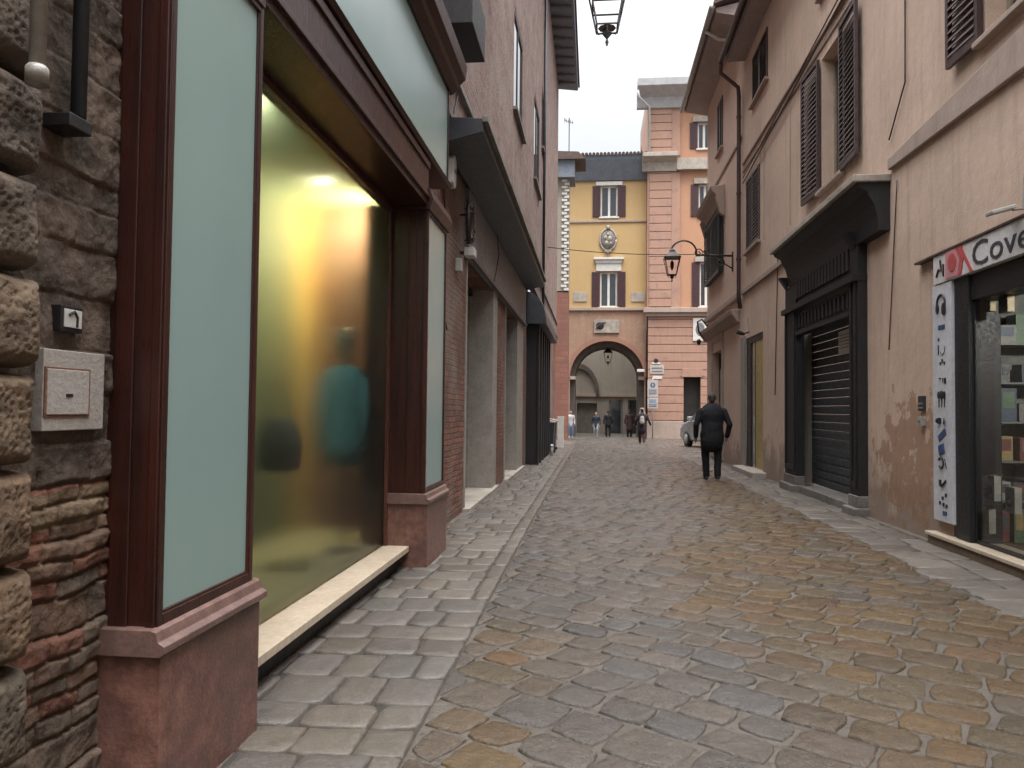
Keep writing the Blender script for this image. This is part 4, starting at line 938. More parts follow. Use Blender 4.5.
m.box(XR4-.10, XR4+.02, yP0b, yP1a, 3.05, 3.42); m.box(XR4-.16, XR4-.0, yP0b, yP1a, 2.98, 3.05); m.box(XR4-.22, XR4, a-.03, b+.03, 3.46, 3.56)
n = 14
for i in range(n):
    y = yP0b+.15+(yP1a-yP0b-.3)*i/(n-1); m.box(XR4-.125, XR4-.10, y-.05, y+.05, 3.12, 3.36)
m.box(XR4-.11, XR4+.02, yP0b, yP1a, 3.56, 4.2)
for i in range(17):
    y = yP0b+.1+(yP1a-yP0b-.2)*i/16; m.box(XR4-.15, XR4-.11, y-.06, y+.06, 3.68, 4.08)
m.build('frieze', blackwood, bf, .005)
m = MB(); m.prism([(XR4+.02, 4.0), (XR4-.15, 4.0), (XR4-.17, 4.2), (XR4-.21, 4.36), (XR4-.28, 4.48), (XR4-.30, 4.54), (XR4-.41, 4.60), (XR4-.44, 4.66), (XR4+.02, 4.66)], yK0, yK1); m.build('cornice', blackwood, bf, .005)
MB().box(XR4-.50, XR4+.02, yK0-.05, yK1+.05, 4.662, 4.76).build('cornice_slab', palestone, bf, .012)
for yb in (yP0a+.1, yP1b-.25): m = MB().prism([(XR4-.14, 3.95), (XR4-.3, 4.2), (XR4-.14, 4.2)], yb, yb+.16).build('bracket', blackwood, bf)
m = MB(); z = .14
while z < 3.0:
    m.prism([(XR4+.275, z), (XR4+.255, z+.018), (XR4+.255, z+.120), (XR4+.278, z+.138), (XR4+.30, z+.145), (XR4+.30, z)], yR0+.01, yR1-.10); z += .15
m.build('roller_shutter', rollm, bf)
MB().box(XR4+.004, XR4+.3, yR1-.10, yR1-.004, .1, 3.1).build('inner_jamb', tanp, bf, .01)
MB().box(XR4+.05, XR4+.22, yR0+.005, yR0+.06, .1, 3.0).build('guide_rail', darkgrey, bf)
MB().box(XR4-.08, XR4+.3, yP0b+.11, yP1a-.11, -.2, .12).build('threshold', greystone, bf, .012)
pn = Dr(845, XR4+.24); z_0, z_1 = Zr(845, 354, XR4+.24), Zr(845, 330, XR4+.24)
no = thing('paper_notice', (XR4+.15, pn, z_0), 'white paper notice taped to the closed metal roller shutter', 'notice')
MB().box(XR4+.235, XR4+.25, Dr(851, XR4+.24), Dr(839, XR4+.24), z_0, z_1).build('sheet', whitep, no)
m = MB(); [m.box(XR4+.230, XR4+.2345, Dr(851, XR4+.24)+.06, Dr(839, XR4+.24)-.06, z_1-.08-k*.055, z_1-.068-k*.055) for k in range(5)]; m.build('text_lines', greyp, no)
# accessory shop
sp = thing('accessory_shopfront', (XR4, yS1, 0), 'lit phone accessory shopfront with white lettered fascia and pictogram strip at the right edge', 'shopfront')
yst = Dr(933, XR4-.03); 
z0s, z1s = zS1-.0, Zr(936, 256)
lx0 = Dr(936, XR4-.05)
MB().box(XR4-.07, XR4+.0, yS0-.2, lx0, Zr(975, 273), Zr(975, 273)+.33).build('sign_fascia', M('sign_offwhite', (.72, .71, .71), (.62, .60, .60), .5, 3), sp, .004)
zf0 = Zr(975, 273)
MB().box(XR4-.085, XR4+.0, yS0-.2, lx0+.5, zf0+.332, zf0+.355).build('fascia_rail', brownpipe, sp)
Fx = XR4-.073
# lettering reads from the far end (left in the picture) towards the camera
def wallM(y, z): return Matrix.Translation((Fx, y, z)) @ Matrix(((0, 0, -1, 0), (-1, 0, 0, 0), (0, 1, 0, 0), (0, 0, 0, 1)))
ylt = Dr(973, XR4-.07)
text('Cove', .36, wallM(ylt, zf0+.045) @ Matrix.Diagonal((1.42, 1, 1, 1)), M('sign_lettering', (.05, .05, .06), None, .5), 'lettering', sp, .004)
sp_red = M('sign_red', (.50, .07, .07), (.45, .1, .1), .5, 3); sp_pink = M('sign_pink', (.60, .28, .30), (.55, .25, .27), .5, 6)
ya, yb = Dr(961, XR4-.07), Dr(947, XR4-.07); MB().box(Fx-.004, Fx+.01, ya, yb, zf0+.02, zf0+.33).build('pink_badge', sp_pink, sp)
m = MB(); m.lathe([(.10, 0), (.10, .006), (.0, .007)], (Fx-.004, (ya+yb)/2, zf0+.18), 20, (1, 1), Euler((0, R(-90), 0)).to_matrix()); m.build('badge_disc', sp_red, sp)
y_k = Dr(967, XR4-.07)
m = MB(); m.prism([(y_k+.10, zf0+.35), (y_k+.16, zf0+.35), (y_k+.04, zf0+.18), (y_k-.10, zf0+.01), (y_k-.16, zf0+.01), (y_k-.02, zf0+.18)][::-1], Fx-.004, Fx+.005, 'X'); m.prism([(y_k+.17, zf0+.35), (y_k+.24, zf0+.35), (y_k+.12, zf0+.18), (y_k+.17, zf0+.01), (y_k+.10, zf0+.01), (y_k+.04, zf0+.18)], Fx-.005, Fx+.005, 'X'); m.build('red_chevron', sp_red, sp)
m = MB(); yy = Dr(941, XR4-.07); m.tube([(Fx-.004, yy+.08, zf0+.08), (Fx-.004, yy+.02, zf0+.16), (Fx-.004, yy-.05, zf0+.14), (Fx-.004, yy-.02, zf0+.26)], .012, 5); m.tube([(Fx-.004, yy-.1, zf0+.06), (Fx-.004, yy-.1, zf0+.2)], .01, 5); m.build('badge_marks', iron, sp)
# pictogram strip
sa_, sb_ = Dr(952, XR4-.06), Dr(933, XR4-.06)
st = MB().box(XR4-.06, XR4+.0, sa_, sb_, .30, zf0-.01).build('pictogram_strip', M('strip_offwhite', (.66, .67, .70), (.55, .56, .60), .45, 2), sp, .004)
cy_ = (sa_+sb_)/2; fx = XR4-.064
ink = M('pictogram_ink', (.02, .022, .03), None, .5); inkb = M('pictogram_blue', (.04, .09, .22), None, .5)
def arc(cy, cz, r, a0, a1, t_=.018): return [(fx, cy+r*math.cos(R(a0+(a1-a0)*i/12)), cz+r*math.sin(R(a0+(a1-a0)*i/12))) for i in range(13)]
def pz(py): return Zr(943, py, XR4-.06)
_im = [ink]
def _f():
    global m
    if m.v: m.build('pictogram', _im[0], st)
    m = MB()
m = MB(); z = pz(303); m.tube(arc(cy_, z, .10, -20, 200), .014, 6); m.lathe([(.045, 0), (.045, .01), (0, .012)], (fx, cy_+.09, z-.05), 12, (1.3, .8), Euler((0, R(-90), 0)).to_matrix()); m.lathe([(.055, 0), (.055, .01), (0, .012)], (fx, cy_-.07, z-.07), 12, (1.3, .9), Euler((0, R(-90), 0)).to_matrix())
_f(); z = pz(340); m.box(fx-.002, fx+.01, cy_+.06, cy_+.09, z, z+.03); m.box(fx-.002, fx+.01, cy_+.07, cy_+.09, z-.16, z-.05); m.tube(arc(cy_-.02, z-.1, .06, 150, 330), .004, 4)
_f(); z = pz(360); [m.box(fx-.002, fx+.01, cy_-.08+k*.05, cy_-.05+k*.05, z-.05+.02*(k % 2), z-.02+.03*(k % 2)) for k in range(3)]
_f(); z = pz(378); m.tube([(fx, cy_+.08, z), (fx, cy_+.02, z)], .006, 4); m.tube([(fx, cy_-.03, z), (fx, cy_-.03, z-.05)], .008, 4); m.box(fx-.002, fx+.01, cy_-.10, cy_-.06, z-.06, z)
for k, w_ in enumerate((.025, .03, .025)):
    _f(); z = pz(395); m.lathe([(w_, 0), (w_, .01), (0, .012)], (fx, cy_+.07-k*.07, z), 10, (1.7, 1), Euler((0, R(-90), 0)).to_matrix()); m.tube([(fx, cy_+.07-k*.07, z-.02), (fx, cy_+.07-k*.07, z-.14)], .007, 4)
_f(); z = pz(420); 
for d_ in (-.055, .055): m.lathe([(.045, 0), (.045, .01), (0, .012)], (fx, cy_+d_, z-abs(d_)*.2), 12, (.8, 1.2), Euler((R(25*(1 if d_ > 0 else -1)), R(-90), 0)).to_matrix())
_f(); z = pz(463); m.tube(arc(cy_+.03, z, .06, 30, 320), .012, 5); m.tube([(fx, cy_-.06, z+.05), (fx, cy_-.1, z-.06)], .006, 4)
_f(); z = pz(482); m.box(fx-.002, fx+.01, cy_+.03, cy_+.09, z-.05, z+.02); m.tube([(fx, cy_+.02, z-.05), (fx, cy_-.09, z+.02)], .015, 5)
_f(); z = pz(500); [m.box(fx-.002, fx+.01, cy_+y_-.022, cy_+y_+.022, z+z_-.02, z+z_+.02) for y_, z_ in ((.07, -.04), (.0, .02), (-.02, -.05), (-.08, .06), (-.09, -.06))]
_f(); _im[0] = inkb; z = pz(435); mm = Matrix.Translation((fx, cy_, z)) @ Matrix.Rotation(R(-28), 4, 'X'); m.box(-.004, .01, -.10, .10, -.035, .035, mm)
_f(); z = pz(449); mm = Matrix.Translation((fx, cy_+.02, z)) @ Matrix.Rotation(R(-15), 4, 'X'); m.box(-.004, .01, -.07, .07, -.06, .05, mm); _f(); z = pz(513); m.box(fx-.002, fx+.01, cy_-.10, cy_+.0, z-.02, z+.025)
_f(); z = pz(322); m.box(fx-.001, fx+.01, cy_-.08, cy_+.08, z-.08, z-.03)
_f()
# frame, glass, sill
MB().box(XR4-.03, XR4+.3, yFe, sa_-.004, .16, zf0+.0).box(XR4+.0, XR4+.3, yS0, yFe, zf0-.28, zf0-.01).build('frame', black, sp, .006)
m = MB(); m.box(XR4+.02, XR4+.05, yFe-.03, yFe-.002, .2, zf0-.28); m.box(XR4+.02, XR4+.05, yS0, yFe-.03, .16, .20); m.box(XR4+.02, XR4+.05, 6.0, 6.04, .22, zf0-.28); m.build('glazing_bar', black, sp, .004)
MB().box(XR4+.03, XR4+.036, yS0, yFe-.02, .2, zf0-.27).build('shop_window', clearglass, sp)
MB().box(XR4-.13, XR4+.3, yS0, sb_+.08, .115, .155).build('sill', cream, sp, .006)
MB().box(XR4-.11, XR4+.3, yS0, sb_+.05, -.1, .113).build('step_riser', M('brown_stone', (.22, .16, .11), None, .8), sp, .006)
# interior
XI0, XI1 = XR4+.3, XR4+2.0
intm = M('shop_wall_brown', (.12, .085, .06), None, .8); m = MB()
m.box(XI1, XI1+.05, 3, 12, 0, 3.4); m.box(XI0, XI1, 10.6, 10.65, 0, 3.4); m.box(XI0, XI1, 3.0, 3.05, 0, 3.4); m.box(XI0, XI1, 3.05, 10.6, 3.0, 3.05); m.box(XI0+.02, XI1, 3.05, 10.6, .1, .14); m.box(XI0-.01, XI0+.05, yS1+.05, 10.6, 0, 3.4); m.build('shop_interior', intm, sp)
shelfm = M('shop_shelf', (.22, .24, .22), None, .4)
for z in (.58, 1.0, 1.42, 1.84, 2.26): MB().box(XI0+.02, XI1-.02, 8.72, 9.08, z, z+.02).build('shelf', shelfm, sp)
MB().box(XI0-.01, XI1-.01, 9.09, 9.12, .14, 2.95).build('shelf_back', M('shelf_back_grey', (.20, .21, .19), None, .7), sp)
pal = [tuple(1.5*k_ for k_ in c_) for c_ in [(.30, .30, .28), (.06, .07, .08), (.20, .16, .10), (.07, .09, .13), (.10, .16, .10), (.32, .24, .12), (.12, .12, .12), (.18, .17, .16), (.16, .06, .05)]]
pm = [M('carton_%s' % w_, c, None, .4, 9) for w_, c in zip(('white', 'charcoal', 'tan', 'navy', 'green', 'amber', 'grey', 'beige', 'red'), pal)]
grp = 'boxed goods on the phone shop shelves'
for zi, z in enumerate((.145, .60, 1.02, 1.44, 1.86, 2.28)):
    x_ = XI0+.05
    while x_ < XI1-.2:
        w_ = random.uniform(.09, .19); h_ = random.uniform(.18, .36)
        if random.random() < .93:
            mi = random.randrange(len(pm)); y_ = 8.74+random.uniform(0, .1)
            c = MB().box(x_, x_+w_, y_, y_+.2, z, z+h_).build('boxed_product', pm[mi], None, .004)
            tag(c, 'small boxed product standing on a shelf behind the phone shop window', 'box', grp)
            MB().box(x_+w_*.15, x_+w_*.85, y_-.004, y_+.002, z+h_*.4, z+h_*.88).build('front_label', random.choice(pm), c)
        x_ += w_+random.uniform(.008, .03)
for k, (px, py) in enumerate(((985, 300), (1003, 300), (990, 488), (1010, 500), (985, 520))):
    X_i = XR4+.16; y, z = DX(px, X_i, py), ZX(px, py, X_i)
    c = MB().box(X_i, X_i+.07, y-.09, y+.09, z-.13, z+.13).build('display_carton', pm[0] if k > 1 else pm[5], None, .004)
    tag(c, ['tan picture carton hung high in the phone shop window', 'second tan carton hung beside the first, nearer the street edge', 'white carton with round window low in the phone shop display', 'large pale carton low in the display beside the white one', 'bottommost pale carton on the phone shop window floor'][k], 'box')
    MB().lathe([(.05, 0), (.05, .004), (0, .005)], (X_i-.001, y, z-.02), 14, (1, 1), Euler((0, R(-90), 0)).to_matrix()).build('round_print', pm[1], c)
Xl = XR4+1.0
l1 = Vector((Xl, DX(1018, Xl, 257), ZX(1018, 257, Xl)-.02))
t = thing('ceiling_light', l1, 'bright oval ceiling light inside the phone shop', 'ceiling light'); MB().lathe([(.17, 0), (.22, .03), (.22, .06)], l1, 20, (1, 1.4)).build('diffuser', emit('shop_lamp', (1, .97, .9), 9), t, smooth=True); MB().lathe([(.1, .06), (.1, .5)], l1, 12).build('stem', whitep, t)
Xl = XR4+.7; l2 = Vector((Xl, DX(1009, Xl, 428), ZX(1009, 428, Xl)))
t = thing('warm_bulb', l2, 'tiny warm glowing bulb in the phone shop display', 'bulb'); MB().lathe([(.004, -.02), (.02, 0), (.004, .025)], l2, 10).build('glass', emit('warm_glow', (1, .55, .2), 14), t, smooth=True); MB().tube([l2+Vector((0, 0, .02)), l2+Vector((0, 0, .1))], .006, 6).build('stem', black, t)
Xl = XR4+.5; l3 = Vector((Xl, DX(1008, Xl, 410), ZX(1008, 410, Xl)))
t = thing('neon_curve', l3, 'small white glowing curved tube in the phone shop window', 'light tube'); MB().tube([l3+Vector((0, .04*math.cos(a), .07*math.sin(a))) for a in [R(80+130*i/10) for i in range(11)]], .010, 8).build('tube', emit('tube_glow', (.9, 1, .95), 3.5), t, smooth=True); MB().tube([l3+Vector((0, 0, .07)), l3+Vector((.3, 0, .07))], .004, 4).build('holder', black, t)
lamp((XR4+.22, 7.0, 2.86), 60, (1, .97, .9), .05); lamp((XR4+.9, 6.2, 2.86), 80, (1, .97, .9), .08)  # unseen fill lights added to brighten the goods on the shelves
# intercom, box, floodlight
y, z0_, z1_ = Dr(920, XR4-.04), Zr(920, 411, XR4-.04), Zr(920, 396, XR4-.04)
t = thing('intercom', (XR4, y, z0_), 'dark intercom panel in the peach wall beside the pictogram strip', 'intercom')
MB().box(XR4-.035, XR4+.01, y-.075, y+.075, z0_, z1_).build('case', darkgrey, t, .004)
[MB().box(XR4-.042, XR4-.034, y-.05+i*.05-.012, y-.05+i*.05+.012, z0_+.03+k*.05, z0_+.05+k*.05).build('button', zinc, t) for i in range(3) for k in range(2)]
z0_, z1_ = Zr(921, 426, XR4-.04), Zr(921, 417, XR4-.04)
t = thing('doorbell_box', (XR4, y, z0_), 'small pale box under the dark intercom panel', 'bell box')
MB().box(XR4-.05, XR4+.01, y-.07, y+.05, z0_, z1_).build('case', zinc, t, .006); MB().lathe([(.012, 0), (.012, .008), (0, .009)], (XR4-.05, y, (z0_+z1_)/2), 10, (1, 1), Euler((0, R(-90), 0)).to_matrix()).build('button', black, t)
y, z = DX(1003, XR4-.2, 210), ZX(1003, 210, XR4-.2)
t = thing('floodlight', (XR4, y, z), 'small flat white floodlight on a stalk above the phone shop sign', 'floodlight')
mm = Matrix.Translation((XR4-.2, y, z)) @ Matrix.Rotation(R(-15), 4, 'Y'); MB().box(-.13, .09, -.07, .07, -.018, .018, mm).build('lamp_body', whiteplastic, t, .008)
MB().tube([(XR4-.12, y, z), (XR4-.02, y, z+.01), (XR4-.01, y, z+.3)], .012, 8).build('stalk', zinc, t)
# rose building
H = [(Dr(722), Dr(713), .05, Zr(716, 352)), (Dr(723, XR4, 125), Dr(718, XR4, 125), Zr(720, 152), Zr(720, 102)), (24.3, 27.2, 5.85, 7.75)]
YRE = 27.7
wall('X', XR4, YAB, YRE, -.4, 12.6, H, .35).build('wall', peach2, ro)
MB().face([(XR4, YRE, -.4), (XR4+14, YRE, -.4), (XR4+14, YRE, 12.6), (XR4, YRE, 12.6)]).build('side_wall', peach2, ro)
win(ro, H[1], True)
MB().box(XR4-.10, XR4-.02, 24.25, 27.3, 5.83, 7.77).build('shutter_backing', black, ro)
louvre(ro, 24.25, 25.74, 5.83, 7.77, XR4-.12, mt=black); louvre(ro, 25.76, 27.3, 5.83, 7.77, XR4-.12, mt=black)
m = MB(); m.prism([(XR4+.0, 7.95), (XR4-.12, 7.95), (XR4-.2, 8.1), (XR4-.4, 8.3), (XR4-.45, 8.45), (XR4, 8.5)], 24.0, 27.4); m.build('window_hood', trimstone, ro, .02)
m = MB(); [m.prism([(XR4, 7.5), (XR4-.15, 7.6), (XR4-.3, 8.1), (XR4-.2, 8.3), (XR4, 8.3)], y, y+.2) for y in (23.98, 27.32)]; m.build('hood_bracket', trimstone, ro, .02)
MB().box(XR4+.2, XR4+.3, H[0][0], H[0][1], 0, H[0][3]).build('door', dark, ro); MB().box(XR4+.02, XR4+.28, H[0][0]+.01, H[0][0]+.5, 0, H[0][3]-.6).build('door_leaf', tanp, ro, .01)
MB().box(XR4-.03, XR4+.01, H[0][1]+.02, H[0][1]+.3, 0, H[0][3]+.3).build('door_surround', trimstone, ro, .01); MB().box(XR4-.03, XR4+.01, H[0][0]-.3, H[0][0]-.02, 0, H[0][3]+.3).build('door_surround', trimstone, ro, .01)
MB().box(XR4-.03, XR4+.01, H[0][0]-.3, H[0][1]+.3, H[0][3]+.302, H[0][3]+.6).build('door_surround', trimstone, ro, .01)
MB().box(XR4-.10, XR4, YAB+.3, YRE+.1, 4.62, 4.78).build('stringcourse', trimstone, ro, .015)
m = MB(); m.prism([(XR4, 3.95), (XR4-.08, 4.0), (XR4-.22, 4.2), (XR4-.24, 4.32), (XR4, 4.32)], YAB+.4, YRE+.24); m.build('ledge', trimstone, ro, .01)
MB().box(XR4-.04, XR4, YAB+.1, YRE, 8.95, 9.05).build('moulding', trimstone, ro, .01)
m = MB(); m.prism([(XR4+.2, 12.2), (XR4-.72, 12.38), (XR4-.75, 12.5), (XR4+.2, 12.7)], YAB-.1, YRE+.5); m.build('eaves', soffitp, ro)
m = MB(); m.prism([(XR4+6, 15.2), (XR4-.82, 12.52), (XR4-.82, 12.62), (XR4+6, 15.4)], YAB-.3, YRE+.55); m.build('roof', tile, ro)
MB().tube([(XR4-.85, YAB-.2, 12.5), (XR4-.85, YRE+.5, 12.45)], .085, 8).build('gutter', zinc, ro, smooth=True)
MB().tube([(XR4-.85, 22.2, 12.4), (XR4-.5, 22.1, 12.1), (XR4-.06, 22, 12.0)], .05, 8).build('overflow_pipe', whiteplastic, ro, smooth=True)
MB().face([(XR4+.5, YAB-.1, 10.9), (XR4+8, YAB-.1, 10.9), (XR4+8, YAB-.1, 15.0), (XR4+.5, YAB-.1, 12.7)]).build('gable', peach2, ro)
# small wall birds/lamps on right wall
y, z = DX(741, XR4-.2, 332), ZX(741, 332, XR4-.2)
t = thing('wall_spotlight', (XR4, y, z), 'small black spotlight on a bent arm above the yellow doorway', 'spotlight')
MB().tube([(XR4, y, z+.0), (XR4-.15, y, z-.05)], .02, 8).build('arm', black, t); MB().lathe([(.03, -.1), (.05, -.02), (.06, .1), (.05, .11)], (XR4-.2, y, z-.03), 12, (1, 1), Euler((0, R(-70), 0)).to_matrix()).build('lamp_body', black, t, smooth=True); MB().tube([(XR4-.02, y-.1, z), (XR4-.05, y-.1, z+.35)], .008, 5).build('aerial', zinc, t)
y, z = DX(701, XR4-.3, 330), 4.05
t = thing('corner_lamp', (XR4, YRE, z), 'dark scrolled lamp bracket on the far corner of the rose building', 'lamp bracket')
MB().tube([(XR4-.0, YRE-.1, 4.5), (XR4-.2, YRE-.1, 4.75), (XR4-.35, YRE-.1, 4.65), (XR4-.3, YRE-.1, 4.3), (XR4-.05, YRE-.1, 4.0)], .035, 6).build('scroll', iron, t, smooth=True); MB().lathe([(.02, -.12), (.07, -.05), (.08, .05), (.03, .1)], (XR4-.3, YRE-.1, 3.95), 10).build('lamp_head', iron, t, smooth=True)
# ------------------------------------------------------------------ lanterns
lampglass = glassm('lantern_glass', .15, (.95, .90, .88), 1.1)
def lantern(root, c, w, h, name='lantern_head', glass=True, met=None):
    met = met or iron
    """tapered four-sided lantern with bars, hipped lid and finial; c = centre of the bottom, w = top width"""
    x, y, z = c; bw = w*.55
    m = MB()
    def cr(f, t_, z0): a = (bw+(w-bw)*f)/2; return [(x-a, y-a, z0), (x+a, y-a, z0), (x+a, y+a, z0), (x-a, y+a, z0)]
    b0, b1 = cr(0, 0, z), cr(1, 0, z+h*.62)
    for p, q_ in zip(b0, b1): m.tube([p, q_], w*.028, 6)
    for rg in (b0, b1, cr(.5, 0, z+h*.31) if not glass else b0):
        for i in range(4): m.tube([rg[i], rg[(i+1) % 4]], w*.026, 6)
    m.lathe([(.02*w, -.26*h), (.05*w, -.2*h), (.02*w, -.16*h), (.14*w, -.08*h), (.09*w, -.03*h), (bw*.45, 0)], c, 8)
    for s_ in (-1, 1):
        for ax in (0, 1):
            P = [(bw*.5, 0), (bw*.42, -.09*h), (bw*.2, -.07*h), (bw*.16, -.01*h)]
            m.tube([(x+s_*p[0]*(ax == 0), y+s_*p[0]*(ax == 1), z+p[1]) for p in P], w*.018, 5)
    f_ = m.build('frame', met, root)
    a = w*.56; zt_ = z+h*.62
    m = MB(); i = 0
    prof = [(a*1.42, 0), (a*1.42, .02*h), (a*1.15, .06*h), (a*.62, .20*h), (a*.52, .22*h), (a*.50, .27*h), (a*.2, .33*h), (.06*w, .36*h), (.09*w, .40*h), (.02*w, .44*h)]
    m.lathe([(r_*.95, zz) for r_, zz in prof], (x, y, zt_), 4, (1, 1), Matrix.Rotation(R(45), 3, 'Z')); m.build('lid', met, root)
    if glass:
        m = MB(); A, B = cr(0, 0, z+.01), cr(1, 0, z+h*.61)
        for i in range(4): m.face([A[i], A[(i+1) % 4], B[(i+1) % 4], B[i]])
        m.build('glass', lampglass, root)
        MB().lathe([(.02, 0), (.05, .1), (.055, .2), (.02, .28)], (x, y, z+h*.18), 10).build('bulb', whitep, root, smooth=True)
    return zt_+h*.44
yl = DX(733, XR4, 250); X_l = None
r_ = ray(672, 275); t_ = yl/r_.y; lc = (r_.x*t_, yl, 0)
zb_ = XY(672, 275, yl)[1]; 
st_ = thing('wall_lantern', (XR4, yl, 5.7), 'ornate iron street lantern on a long scrolled bracket from the right facade', 'street lamp')
topz = lantern(st_, (lc[0], yl, zb_), .44, .80)
za = XY(720, 256, yl)[1]; xh = XY(679, 240, yl)[0]
m = MB(); m.tube([(XR4, yl, za), (lc[0]+.85, yl, za+.03)], .028, 8)
P = [(lc[0]+.95, yl, za+.03)]+[(lc[0]+.33+.37*math.cos(a), yl, za+.10+.36*math.sin(a)) for a in [R(-15+195*i/12) for i in range(13)]]+[(lc[0], yl, topz-.05)]
m.tube(P, .026, 8)
m.tube([(lc[0]+.75+.13*math.cos(a)*(1-i/20), yl, za+.10+.13*math.sin(a)*(1-i/20)) for i, a in enumerate([R(30*i) for i in range(16)])], .018, 6)
m.tube([(lc[0]+1.0+.10*math.cos(a)*(1-i/20), yl, za+.11+.10*math.sin(a)*(1-i/20)) for i, a in enumerate([R(180-30*i) for i in range(16)])], .018, 6)
m.tube([(XR4-.35+.17*math.cos(a)*(1-i/22), yl, za-.17+.16*math.sin(a)*(1-i/22)) for i, a in enumerate([R(90+30*i) for i in range(18)])], .022, 6)
m.tube([(XR4-.55, yl, za), (XR4-.25, yl, za-.22), (XR4, yl, za-.38)], .02, 6)
m.build('bracket', iron, st_, smooth=True)
MB().box(XR4-.03, XR4, yl-.06, yl+.06, za-.45, za+.12).build('wall_plate', iron, st_, .006)
# near hanging lantern
Yn = 8.2; xn, zn = XY(607, 33, Yn)
hl = thing('hanging_lantern', (xn, Yn, 6.8), 'open framed iron lantern hanging over the street at the top of the view', 'street lamp')
tz = lantern(hl, (xn, Yn, zn+.05), .40, .74, glass=False, met=M('haze_grey_iron', (.20, .20, .21), (.14, .13, .13), .6, 9))  # iron made paler, with haze put into its colour
MB().tube([(xn, Yn, tz-.02), (xn, Yn, 7.2)], .012, 6).build('hanger', iron, hl)
cable([(XW+.06, Yn, 7.5), (xn, Yn, 7.2), (XR4, Yn, 7.5)], .012, 'dark wire across the street carrying the near hanging lantern', iron, name='span_wire')
# wire across the far end
y1_ = 33.0
cable([(XW+.06, 30, XY(560, 247, 30)[1]), (XR4-.05, 27.5, XY(703, 254, 27.5)[1])], .016, 'dark wire spanning the street in front of the ochre facade', iron, sag=.12, name='span_wire')
# lantern in the arch
xl_, zl_ = XY(608, 362, 50); t = thing('arch_lantern', (xl_, 50, zl_), 'small dark lantern hanging inside the archway vault', 'lantern')
tz = lantern(t, (xl_, 50, zl_), .55, 1.0)
MB().tube([(xl_, 50, tz-.05), (xl_, 50, Z_(606, 341)+.5)], .02, 6).build('chain', iron, t)
# ------------------------------------------------------------------ bins and bollard
def binn(x0, x1, y0, y1, h, label, pale):
    z = gz((y0+y1)/2); t = thing('litter_bin', ((x0+x1)/2, (y0+y1)/2, z), label, 'bin')
    m = MB(); i = len(m.v); tp = .05
    m.v += [(x0+tp, y0+tp, z+.08), (x1-tp, y0+tp, z+.08), (x1-tp, y1-tp, z+.08), (x0+tp, y1-tp, z+.08), (x0, y0, z+h), (x1, y0, z+h), (x1, y1, z+h), (x0, y1, z+h)]; m.f += [(0, 1, 5, 4), (1, 2, 6, 5), (2, 3, 7, 6), (3, 0, 4, 7), (0, 3, 2, 1), (4, 5, 6, 7)]
    m.build('bin_body', darkgrey if not pale else M('bin_pale', (.42, .41, .38), None, .6), t, .02)
    MB().prism([(x0-.03, z+h), (x1+.03, z+h), (x1+.03, z+h+.05), (x0+.03, z+h+.13), (x0-.03, z+h+.13)], y0-.03, y1+.03).build('lid', M('bin_lid', (.38, .36, .33), None, .6), t, .015)
    m = MB(); 
    for yy in (y0+.08, y1-.08): m.lathe([(.07, -.03), (.07, .03)], (x0+.05, yy, z+.07), 12, (1, 1), Euler((R(90), 0, 0)).to_matrix()); m.lathe([(.07, -.03), (.07, .03)], (x1-.05, yy, z+.07), 12, (1, 1), Euler((R(90), 0, 0)).to_matrix())
    m.build('wheels', black, t)
binn(-1.85, -1.38, 28.0, 28.7, 1.12, 'dark grey bin with pale lid against the left wall, nearer of the pair', False)
binn(-1.80, -1.42, 30.4, 31.1, 1.15, 'dark bin with pale lid just behind the nearer bin by the left wall', False)
t = thing('leaning_board', (-1.35, 31.8, gz(31.8)), 'white upright board standing just past the two dark bins', 'board')
MB().box(-1.45, -1.18, 31.9, 31.94, gz(32)+.05, gz(32)+1.35).build('panel', whitep, t, .005); MB().box(-1.45, -1.41, 31.95, 32.3, gz(32), gz(32)+1.0).build('strut', zinc, t)
yb2 = 26.3; tb = thing('short_bollard', (-1.38, yb2, gz(yb2)), 'short white bollard at the foot of the black shopfront', 'bollard'); MB().lathe([(.06, -.05), (.05, .3), (.045, .33)], (-1.38, yb2, gz(yb2)), 14).build('post', whiteplastic, tb, smooth=True); MB().lathe([(.06, .33), (.055, .38), (.02, .42)], (-1.38, yb2, gz(yb2)), 14).build('cap', whiteplastic, tb, smooth=True)
